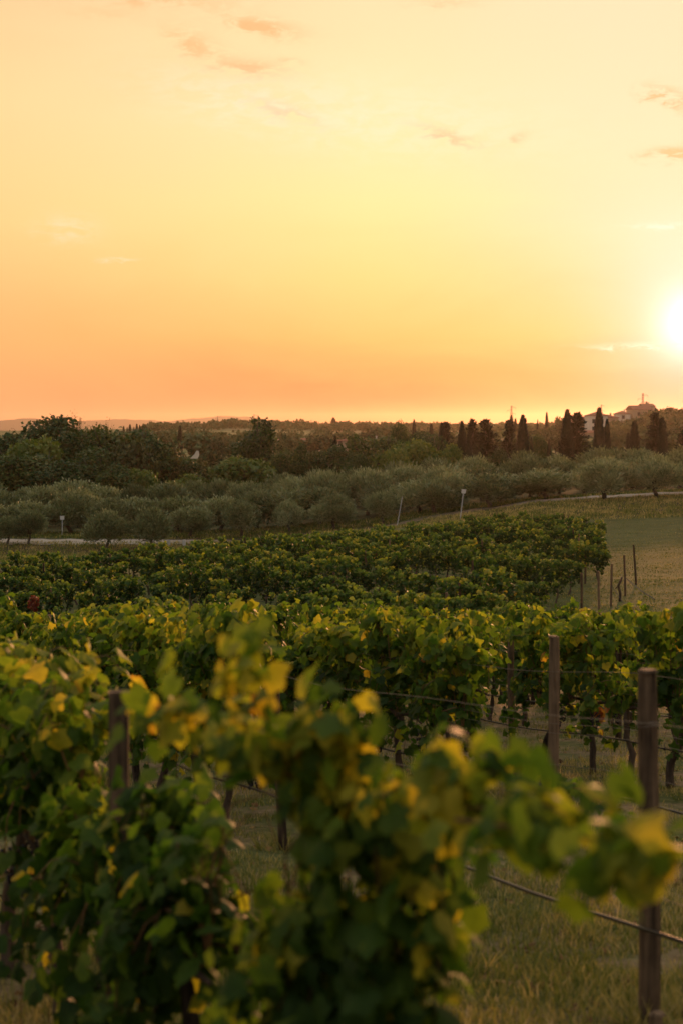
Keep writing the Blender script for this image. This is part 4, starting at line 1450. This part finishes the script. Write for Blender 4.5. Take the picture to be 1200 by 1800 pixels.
# woods behind the grove
BT_ = [
    ('broad', 88, 735, 236, 100, 'dark round-topped tree, highest of the dense wood', 0), ('broad', 15, 765, 226, 110, 'tree at the wood edge beneath the sparse treetop', 1), ('bright', 62, 772, 218, 90, 'lighter green tree in front of the dark round treetop', 0),
    ('broad', 130, 762, 224, 90, 'green tree to one side below the dark round treetop', 2), ('broad', 170, 752, 232, 80, 'dark tree below the nearly bare treetop', 3), ('broad', 215, 756, 224, 105, 'wide dark green tree in the middle of the wood', 4),
    ('broad', 262, 772, 220, 85, 'dark green tree near the end of the wood', 1), ('brown', 240, 775, 214, 66, 'brownish tree in the dense wood', 0), ('broad', 165, 790, 212, 95, 'shaded lower tree in the heart of the wood', 3),
    ('broad', 50, 800, 210, 100, 'shaded lower tree at the foot of the wood', 4), ('broad', 110, 812, 206, 90, 'low dark tree just above the olive crowns', 2), ('broad', -5, 800, 209, 90, 'low dark tree at the picture edge above the olives', 0),
    ('brown', 290, 790, 222, 55, 'brown-green tree at the end of the dense wood', 1), ('bright', 250, 826, 206, 62, 'yellow-green bush at the foot of the wood', 1), ('broad', 205, 818, 205, 70, 'dark bush between wood and olives', 2),
    ('broad', 312, 805, 226, 60, 'rounded tree below the far white patch', 0), ('brown', 345, 815, 228, 50, 'brown bush on the valley floor', 2), ('bright', 322, 835, 206, 66, 'low green bush behind the olive crowns', 2),
    ('brown', 370, 822, 212, 52, 'olive-brown bush beside the tall poplar', 0), ('broad', 393, 812, 236, 50, 'green bush on the slope beneath the tilled field', 1),
    ('poplar', 455, 739, 222, 72, 'tall pointed green tree standing alone above the others', 0), ('bright', 430, 806, 208, 88, 'golden-green bush at the foot of the tall pointed tree', 0), ('broad', 497, 795, 214, 48, 'dark round bush beside the tall pointed tree', 3),
    ('poplar', 527, 782, 212, 34, 'narrow upright yellow-green tree', 1), ('brown', 557, 797, 216, 42, 'brown bush between two green trees', 1), ('conifer', 588, 768, 236, 18, 'small dark conifer tip above a round tree', 0),
    ('broad', 598, 785, 214, 70, 'round green tree in the centre of the valley', 2), ('broad', 655, 768, 220, 78, 'rounded dark green tree, its top against the far slope', 4), ('broad', 703, 744, 262, 34, 'tall dark treetop above the round trees', 3),
    ('bright', 692, 790, 206, 58, 'bright green feathery bush behind the olives', 1), ('bright', 725, 775, 214, 68, 'broad mid-green tree beside the bright bush', 0), ('broad', 748, 762, 226, 60, 'leafy tree in front of the distant cypresses', 0),
    ('bright', 785, 782, 220, 44, 'low green tree at the foot of the dark conifers', 2), ('broad', 630, 800, 207, 50, 'low green tree above the olive crowns', 1),
    ('broad', 945, 766, 232, 34, 'dark round tree between two slim cypresses', 3), ('broad', 875, 790, 220, 44, 'dark undergrowth tree below the conifers', 2), ('brown', 1090, 800, 215, 50, 'brownish bush under the leaning cypress', 2),
    ('conifer', 782, 743, 232, 36, 'twin-topped dark conifer nearest the leafy trees', 0), ('cypress', 775, 744, 231, 13, 'slim cypress against the twin-topped conifer', 0), ('cypress', 811, 742, 226, 17, 'pointed cypress, first of the dark row', 1), ('cypress', 823, 760, 224, 14, 'lower cypress leaning on the pointed one', 2),
    ('conifer', 830, 738, 236, 34, 'ragged conifer behind two cypresses', 1), ('conifer', 853, 738, 228, 46, 'wide ragged conifer with a forked top', 2), ('conifer', 894, 740, 230, 32, 'pyramid-shaped conifer beside the tall blunt cypress', 0),
    ('cypress', 918, 731, 216, 22, 'tall blunt-topped cypress standing alone', 1), ('cypress', 933, 770, 214, 8, 'very thin cypress beside the tall blunt one', 2), ('cypress', 964, 773, 222, 8, 'thin small cypress next to the pale field', 0),
    ('cypress', 996, 722, 224, 22, 'cypress joined to the big conifer', 2), ('conifer', 1013, 727, 226, 52, 'big dark conifer with layered boughs', 1), ('conifer', 990, 770, 222, 34, 'spreading lower conifer under the joined pair', 2),
    ('cypress', 1052, 718, 212, 19, 'tallest cypress, in front of the farmhouse', 0), ('cypress', 1066, 738, 216, 13, 'narrow cypress beside the tallest one', 1), ('cypress', 1103, 762, 226, 11, 'short cypress beside a fuller one', 2),
    ('cypress', 1114, 741, 218, 19, 'full cypress below the hill houses', 0), ('conifer', 1151, 726, 216, 42, 'shaggy conifer lit red by the low sun', 2), ('cypress', 1163, 735, 214, 18, 'cypress merged with the shaggy conifer', 1),
    ('conifer', 1196, 762, 226, 24, 'dark conifer at the picture edge', 0), ('bare', 150, 722, 238, 60, 'nearly bare tree with thin twigs above the wood', 0), ('bare', 190, 740, 238, 42, 'smaller bare treetop beside the first', 1), ('bare', 24, 750, 240, 26, 'spindly bare treetop at the wood edge', 0),
]
for (kd, u, vt, Y, w, lab, vi) in BT_:
    tree(kd, u, vt, Y, w, lab, grp='trees behind the olive grove', vi=vi)

# solitary trees on the far slopes
FT = [('cypress', 317, 749, 480, 9, 'lone dark cypress on the far slope'), ('cypress', 727, 738, 480, 8, 'thin cypress above the round trees on the far slope'), ('cypress', 757, 745, 480, 9, 'broad cypress pair on the far slope'),
      ('cypress', 713, 752, 470, 5, 'short thin cypress on the far slope'), ('cypress', 960, 725, 620, 6, 'cypress alone on the skyline above the pale field'), ('cypress', 944, 738, 620, 4, 'tiny cypress on the skyline'),
      ('cypress', 1135, 706, 715, 5, 'small cypress on the crest beside the pylon'), ('cypress', 898, 730, 560, 8, 'cypress clump beneath a pylon'), ('cypress', 905, 736, 560, 7, 'second cypress of the clump beneath a pylon'),
      ('cypress', 586, 734, 1290, 9, 'stubby dark tower of a tree on the central skyline'), ('poplar', 586, 738, 1292, 12, 'dark tree against the stubby skyline tree')]
for (kd, u, vt, Y, w, lab) in FT:
    tree(kd, u, vt, Y, w, lab, grp='lone trees on the far slopes')
for i, u in enumerate((218, 224, 229, 236, 241, 246, 251, 257)):
    tree('cypress', u, (749, 751, 746, 750, 745, 747, 747, 748)[i], 900, (4, 3, 5, 3, 5, 4, 4, 4)[i], 'one of a file of tiny cypresses above the wood', grp='file of tiny far cypresses', base=gz(px(u, 900), 900))

# far trees that can be told apart
FH = [(355, 762, 430, 55), (300, 775, 330, 50), (385, 772, 420, 36), (420, 772, 420, 30), (365, 790, 360, 34), (262, 770, 480, 40), (500, 764, 480, 30), (497, 774, 460, 18), (478, 770, 480, 20),
      (570, 766, 520, 34), (555, 768, 520, 24), (597, 762, 560, 24), (622, 766, 540, 20), (645, 756, 560, 34), (660, 760, 540, 26), (680, 750, 620, 34), (545, 765, 540, 20), (640, 742, 1150, 26), (610, 741, 1200, 24), (700, 752, 560, 26), (740, 756, 560, 30),
      (965, 752, 520, 30), (985, 745, 560, 24), (940, 760, 480, 30), (925, 765, 470, 26), (983, 733, 600, 18), (990, 735, 610, 16), (975, 765, 430, 26), (1095, 758, 540, 26), (1060, 770, 470, 24), (1085, 775, 440, 24), (1120, 765, 500, 26),
      (1140, 760, 520, 24), (1165, 762, 500, 26), (1185, 755, 520, 26), (1148, 716, 712, 16), (1155, 719, 712, 14), (1130, 745, 600, 26), (1175, 740, 620, 24), (1190, 730, 680, 20), (1170, 725, 690, 22), (1200, 728, 690, 22), (1110, 740, 640, 20), (1075, 780, 420, 22)]
for i, (u, vt, Y, w) in enumerate(FH):
    tree('hill', u, vt, Y, w, 'hazy round tree on the far valley slope', grp='hazy round trees on the far slopes')
rgf = np.random.default_rng(42)
pc = 0
for _ in range(900):
    u, Y = rgf.uniform(-20, 1220), float(np.exp(rgf.uniform(math.log(330), math.log(760))))
    if 270 < u < 470 and 380 < Y < 560 or 470 < u < 760 and 420 < Y < 520:
        continue
    if u < 900 and rgf.uniform() < .6:
        continue
    if 945 < u < 1000 and Y < 560 or 998 < u < 1082 and Y > 360 or 1082 < u < 1145 and Y > 640:
        continue
    x = px(u, Y)
    g = gz(x, Y)
    h = rgf.uniform(3, 6.0)
    pc += 1
    if pc > 210:
        break
    tree('hill', u, HV + FPX * (-(g + h)) / Y, Y, rgf.uniform(.9, 1.4) * h / Y * FPX, 'hazy olive-like tree dotted on the far hillside', grp='small hazy hillside trees')
# woodland masses on the ridges
def wood_mass(name, seed, n, sampler, label, sz=(1.4, 2.6), hs=1.0):
    rg = np.random.default_rng(seed)
    Ps, Ss = [], []
    for _ in range(n):
        u, Y = sampler(rg)
        x = px(u, Y)
        g = gz(x, Y)
        w, h = rg.uniform(3, 6), rg.uniform(3.0, 6.0) * hs
        m = 70
        d = rdir(rg, m)
        d[:, 2] = np.abs(d[:, 2])
        Ps.append(np.array([x, Y, g + h * .25]) + d * np.array([w, w, h * .75]) * rg.normal(1, .08, (m, 1)))
    P = np.concatenate(Ps)
    S = rg.uniform(sz[0], sz[1], len(P))
    me = scatter(V4, F4, P, frames(rdir(rg, len(P)) + np.array([0, -.4, .3]), rdir(rg, len(P))), S, np.clip(np.repeat(rg.normal(.45, .18, n), 70) + rg.normal(0, .1, len(P)), 0, 1), M_hill, name)
    return tag(link(name, me), label, kind='stuff')


def hill_scrub(rg):
    while True:
        u, Y = rg.uniform(1045, 1260), rg.uniform(540, 715)
        if not (Y > 655 and u < 1142) and not (u < 1075 and Y < 660):
            return u, Y


wood_mass('woodland', 31, 420, lambda rg: (rg.uniform(255, 1010), rg.uniform(1150, 1420)), 'hazy belt of woods along the far ridge')
wood_mass('hedgerows', 32, 110, lambda rg: (rg.uniform(470, 1000), rg.choice([620, 760, 900]) + rg.normal(0, 12)), 'hazy tree lines crossing the valley', (1.0, 1.8))
wood_mass('hillside_scrub', 33, 330, hill_scrub, 'reddish scrub covering the sunlit hill', (.7, 1.4), .62)
wood_mass('ridge_wood', 34, 70, lambda rg: (rg.uniform(255, 470), rg.uniform(620, 800)), 'dark wood lines on the slope beyond the lone cypress', (1.0, 1.8))
wood_mass('valley_thicket', 35, 50, lambda rg: (rg.uniform(260, 1230), rg.uniform(250, 330)), 'dark thicket on the valley floor behind the trees', (.7, 1.2))

# far vineyard field: thin hedged rows
rg = np.random.default_rng(88)
Ps = []
for r_i in range(17):
    u0 = 345 + r_i * 8
    for j in range(60):
        t = j / 59
        Y = 400 + 120 * t
        x = px(u0 + 6 * t - 20 * (1 - t), 440) + (Y - 440) * .10
        for _ in range(3):
            Ps.append((x + rg.normal(0, .25), Y + rg.normal(0, .4), gz(x, Y) + rg.uniform(.3, 1.5)))
P = np.array(Ps)
me = scatter(V4, F4, P, frames(rdir(rg, len(P)), rdir(rg, len(P))), rg.uniform(.5, .9, len(P)), rg.uniform(.2, .9, len(P)), M_hill, 'far_vine_rows')
tag(link('far_vine_rows', me), 'faint parallel vine rows on the far slope', kind='stuff')

# ------------------------------------------------------------------ buildings
def house(u, vb, Y, w, d, h, rise, label, wall, hip=True, wins=((.2, .6), (.5, .6), (.8, .6)), rz=0.0, chimney=True, name='farmhouse'):
    x = px(u, Y)
    e = empty(name, (x, Y, pz(vb, Y)), rz, label, 'house', 'houses on the far hills')
    b = MB()
    b.box((0, 0, h / 2 - 1.5), (w, d, h + 3))
    b.build('wall', wall, e)
    b = MB()
    ov = .45
    hx, hy = w / 2 + ov, d / 2 + ov
    rx_ = hx - hy if hip else hx
    z0, z1 = h + .02, h + rise
    b.add([(-hx, -hy, z0), (hx, -hy, z0), (hx, hy, z0), (-hx, hy, z0), (-rx_, 0, z1), (rx_, 0, z1), (-hx, -hy, z0 + .18), (hx, -hy, z0 + .18), (hx, hy, z0 + .18), (-hx, hy, z0 + .18)],
          [(0, 3, 2, 1), (0, 1, 7, 6), (1, 2, 8, 7), (2, 3, 9, 8), (3, 0, 6, 9), (6, 7, 5, 4), (8, 9, 4, 5), (7, 8, 5), (9, 6, 4)])
    rf = b.build('roof', M_roof, e)
    if chimney:
        b = MB()
        b.box((w * .18, .3, h + rise * .9), (.7, .7, 1.5))
        b.box((w * .18, .3, h + rise * .9 + .8), (.95, .95, .14))
        b.build('chimney', wall, rf)
    for (fx, fz) in wins:
        b = MB()
        wx, wz = -w / 2 + fx * w, h * fz
        b.box((wx, -d / 2 - .03, wz), (1.5, .14, 1.9))
        fr = b.build('window', M_shut, e)
        b = MB()
        b.box((wx, -d / 2 - .12, wz), (1.1, .06, 1.5))
        b.build('pane', M_pane, fr)
    return e


house(1022, 766, 650, 13, 9, 7.2, 1.6, 'long farmhouse wing on the hill slope beside the tallest cypress', M_wallA, wins=((.15, .7), (.38, .7), (.62, .7), (.85, .7), (.3, .3), (.7, .3)))
house(1047, 768, 640, 9, 8, 9.4, 1.8, 'pale taller farmhouse block behind the tallest cypress', M_wallB, wins=((.3, .75), (.7, .75), (.3, .4), (.7, .4)))
house(1040, 782, 600, 17, 7, 5.0, 1.2, 'low building below the farmhouse with arched openings', M_wallA, wins=((.12, .5), (.32, .5), (.52, .5), (.72, .5), (.9, .5)))
house(1066, 766, 655, 9, 8, 8.2, 1.6, 'lower farmhouse wing on the other side of the tallest cypress', M_wallA, wins=((.3, .7), (.7, .7)))
house(1092, 741, 700, 7.0, 7, 3.6, 1.7, 'small hipped house alone on the hill crest', M_wallB, wins=((.5, .6),))
house(1122, 739, 705, 10, 8, 5.2, 2.2, 'larger gabled house near the hilltop pylon', M_wallA, hip=False, wins=((.3, .6), (.7, .6)), rz=.25)
house(1135, 731, 712, 6, 7, 4.5, 1.6, 'second roof tucked behind the hilltop house', M_wallA, hip=False, wins=((.5, .6),), rz=.2)
house(532, 781, 560, 14, 8, 1.4, 1.0, 'low red-roofed barn in the valley centre', M_wallA, chimney=False, wins=((.3, .5), (.7, .5)), name='barn')
house(618, 781, 560, 15, 8, 1.3, 1.0, 'long low red-roofed barn beside a small shed', M_wallA, chimney=False, wins=((.2, .5), (.5, .5)), name='barn')
house(640, 781, 556, 5, 6, 1.1, .4, 'small flat pale shed at the end of the barn', M_wallA, chimney=False, wins=(), name='shed')
house(508, 779, 580, 9, 6, 1.6, .7, 'small pale barn beside the red-roofed one', M_wallB, chimney=False, wins=((.5, .5),), name='barn')
# white sheeted mound
Yw = 330
b = MB()
xw = px(344, Yw)
zb = pz(806, Yw)
prof = [(-1.2, 0), (-.2, 1.0), (.35, 1.9), (.8, 1.75), (.95, .9), (.55, 0)]
vs = [(x_, -.5, z_) for x_, z_ in prof] + [(x_ * .8, 1.2, z_ * .8) for x_, z_ in prof]
n = len(prof)
b.add(vs, [tuple(range(n))[::-1], tuple(range(n, 2 * n))] + [(i, (i + 1) % n, n + (i + 1) % n, n + i) for i in range(n)])
o = b.build('white_tarpaulin', M_wallB, None, False, (xw, Yw, zb))
tag(o, 'small white sheet heaped on the slope above the wood', 'tarpaulin')
# tall white chimney post in the valley
b = MB()
b.tube([(0, 0, -4), (0, 0, 1.6)], .26, 8)
b.box((0, 0, 1.7), (.7, .7, .25))
o = b.build('white_chimney', M_grey, None, False, (px(661, 520), 520, pz(775, 520)))
tag(o, 'thin white chimney stack rising between hazy trees', 'chimney')

# pylons


def pylon(u, vt, Y, h, label):
    x = px(u, Y)
    zt = pz(vt, Y)
    e = empty('pylon', (x, Y, zt - h), .3, label, 'pylon', 'electricity pylons on the skyline')
    b = MB()
    bw, tw = h * .11, h * .018
    lv = [0, .22, .40, .55, .68, .80, .90, 1.0]
    wd = [bw + (tw - bw) * min(1, t * 1.25) for t in lv]
    for sx, sy in ((-1, -1), (1, -1), (1, 1), (-1, 1)):
        b.tube([(sx * w_, sy * w_, t * h) for t, w_ in zip(lv, wd)], .13, 4)
    for i in range(len(lv) - 1):
        for (ax, ay), (bx, by) in (((-1, -1), (1, -1)), ((1, -1), (1, 1)), ((1, 1), (-1, 1)), ((-1, 1), (-1, -1))):
            b.tube([(ax * wd[i], ay * wd[i], lv[i] * h), (bx * wd[i + 1], by * wd[i + 1], lv[i + 1] * h)], .08, 3)
            b.tube([(bx * wd[i], by * wd[i], lv[i] * h), (ax * wd[i + 1], ay * wd[i + 1], lv[i + 1] * h)], .08, 3)
    b.build('lattice_tower', M_pylon, e)
    for (t, s, L_) in ((.93, 1, .16), (.82, -1, .17), (.71, 1, .15)):
        b = MB()
        b.tube([(0, 0, t * h), (s * L_ * h, 0, t * h + .2)], .12, 4)
        b.tube([(0, 0, t * h + .05 * h), (s * L_ * h, 0, t * h + .2)], .10, 4)
        arm = b.build('cross_arm', M_pylon, e)
        b = MB()
        b.tube([(s * L_ * h, 0, t * h + .2), (s * L_ * h, 0, t * h - 1.6)], .16, 5)
        b.build('insulator', M_pylon, arm)


pylon(1129, 691, 1250, 30, 'largest lattice pylon standing over the hilltop houses')
pylon(898, 713, 1500, 30, 'lattice pylon above the cypress clump')
pylon(447, 728, 2300, 30, 'faint small pylon behind the tall pointed tree')
pylon(547, 738, 2500, 28, 'very faint pylon over the central ridge')
pylon(383, 731, 2300, 24, 'tiny pylon on the wooded ridge')
pylon(1056, 711, 1700, 26, 'pylon tip peeping over the farmhouse')

# ------------------------------------------------------------------ roadside poles
def pole(u, vt, Y, vb, lean, label, plate=True, r=.055):
    x = px(u, Y)
    g = min(gz(x, Y), pz(vb, Y))
    h = pz(vt, Y) - g
    e = empty('marker_pole', (x, Y, g), 0, label, 'pole', 'marker poles by the road')
    e.rotation_euler = (0, R(lean), 0)
    b = MB()
    b.tube([(0, 0, -.3), (0, 0, h)], r, 8)
    b.build('pole', M_grey, e)
    if plate:
        b = MB()
        b.box((0, -.03, h - .10), (.42, .16, .36))
        b.box((0, -.03, h + .10), (.48, .20, .05))
        b.build('cap_box', M_white, e)


pole(110, 909, 158, 942, 0, 'upright white-topped pole on the far side of the road')
pole(808, 862, 143, 897, 7, 'white-topped pole tilting beside the pale track')
pole(696, 872, 140, 905, 10, 'leaning bluish pole without a top at the vineyard edge', plate=False, r=.045)
for u in (297, 324):
    x = px(u, 146)
    b = MB()
    b.box((0, 0, .25), (.35, .3, .7), taper=.85)
    o = b.build('kerb_stone', M_white, None, False, (x, 146, gz(x, 146)))
    tag(o, 'whitish marker stone by the road, %s the vine rows' % ('farther from' if u == 297 else 'closer to'), 'stone', 'marker stones')

# ------------------------------------------------------------------ ground litter near the camera
rg = np.random.default_rng(9001)
n = 900
yl = 3.4 * (20 / 3.4) ** rg.uniform(0, 1, n)
xl = rg.uniform(-.26, .26, n) * yl
P = np.stack([xl, yl, ground(xl, yl) + .012], 1)
Nn = np.stack([rg.normal(0, .35, n), rg.normal(0, .35, n), np.ones(n)], 1)
V0, F0 = LEAFS[2]
M_litter = leaf_mat('dead_leaf', [(0.0, (.07, .035, .015)), (.5, (.16, .085, .03)), (1.0, (.30, .19, .07))], 0.1, 0.8, 0.15, 0.0, 1.0)
o = link('fallen_leaves', scatter(V0, F0, P, frames(Nn, rdir(rg, n)), rg.uniform(.04, .09, n), rg.uniform(0, 1, n), M_litter, 'fallen_leaves'))
tag(o, 'brown fallen vine leaves scattered over the grass', kind='stuff')


def tuft_field():
    rg = np.random.default_rng(9002)
    Ps, Ts, Ss, Tn = [], [], [], []
    spots = [(row_x(1, 6.5) + .02, 6.5, 260, .22), (px(971, 12), 12, 120, .2), (px(899, 17.4), 17.4, 160, .22), (px(497, 10.9), 10.9, 90, .18)]
    for _ in range(150):
        y = 3.8 * (22 / 3.8) ** rg.uniform()
        spots.append((rg.uniform(-.26, .26) * y, y, int(rg.integers(20, 60)), rg.uniform(.06, .16)))
    for x, y, m, r_ in spots:
        a = rg.uniform(0, 6.283, m)
        q = r_ * np.sqrt(rg.uniform(0, 1, m))
        X_, Y_ = x + np.cos(a) * q, y + np.sin(a) * q
        Ps.append(np.stack([X_, Y_, ground(X_, Y_) - .01], 1))
        Ts.append(np.stack([np.cos(a) * .6 + rg.normal(0, .35, m), np.sin(a) * .6 + rg.normal(0, .35, m), np.ones(m)], 1))
        Ss.append(rg.uniform(.07, .20, m))
        Tn.append(np.clip(rg.uniform(.3, .85) + rg.normal(0, .12, m), 0, 1))
    P, T, S, tn = map(np.concatenate, (Ps, Ts, Ss, Tn))
    VB = np.array([(-.5, 0, 0), (.5, 0, 0), (.32, .55, .06), (-.32, .55, .06), (0, 1, .22)], float)
    FB = np.array([(0, 1, 2), (0, 2, 3), (3, 2, 4)])
    me = scatter(VB, FB, P, frames(np.cross(T, rdir(rg, len(P))), T), S, tn, M_grass, 'grass_tufts', size2=np.full(len(P), .008))
    tag(link('grass_tufts', me), 'taller yellow-green tufts of grass round the post feet', kind='stuff')


tuft_field()
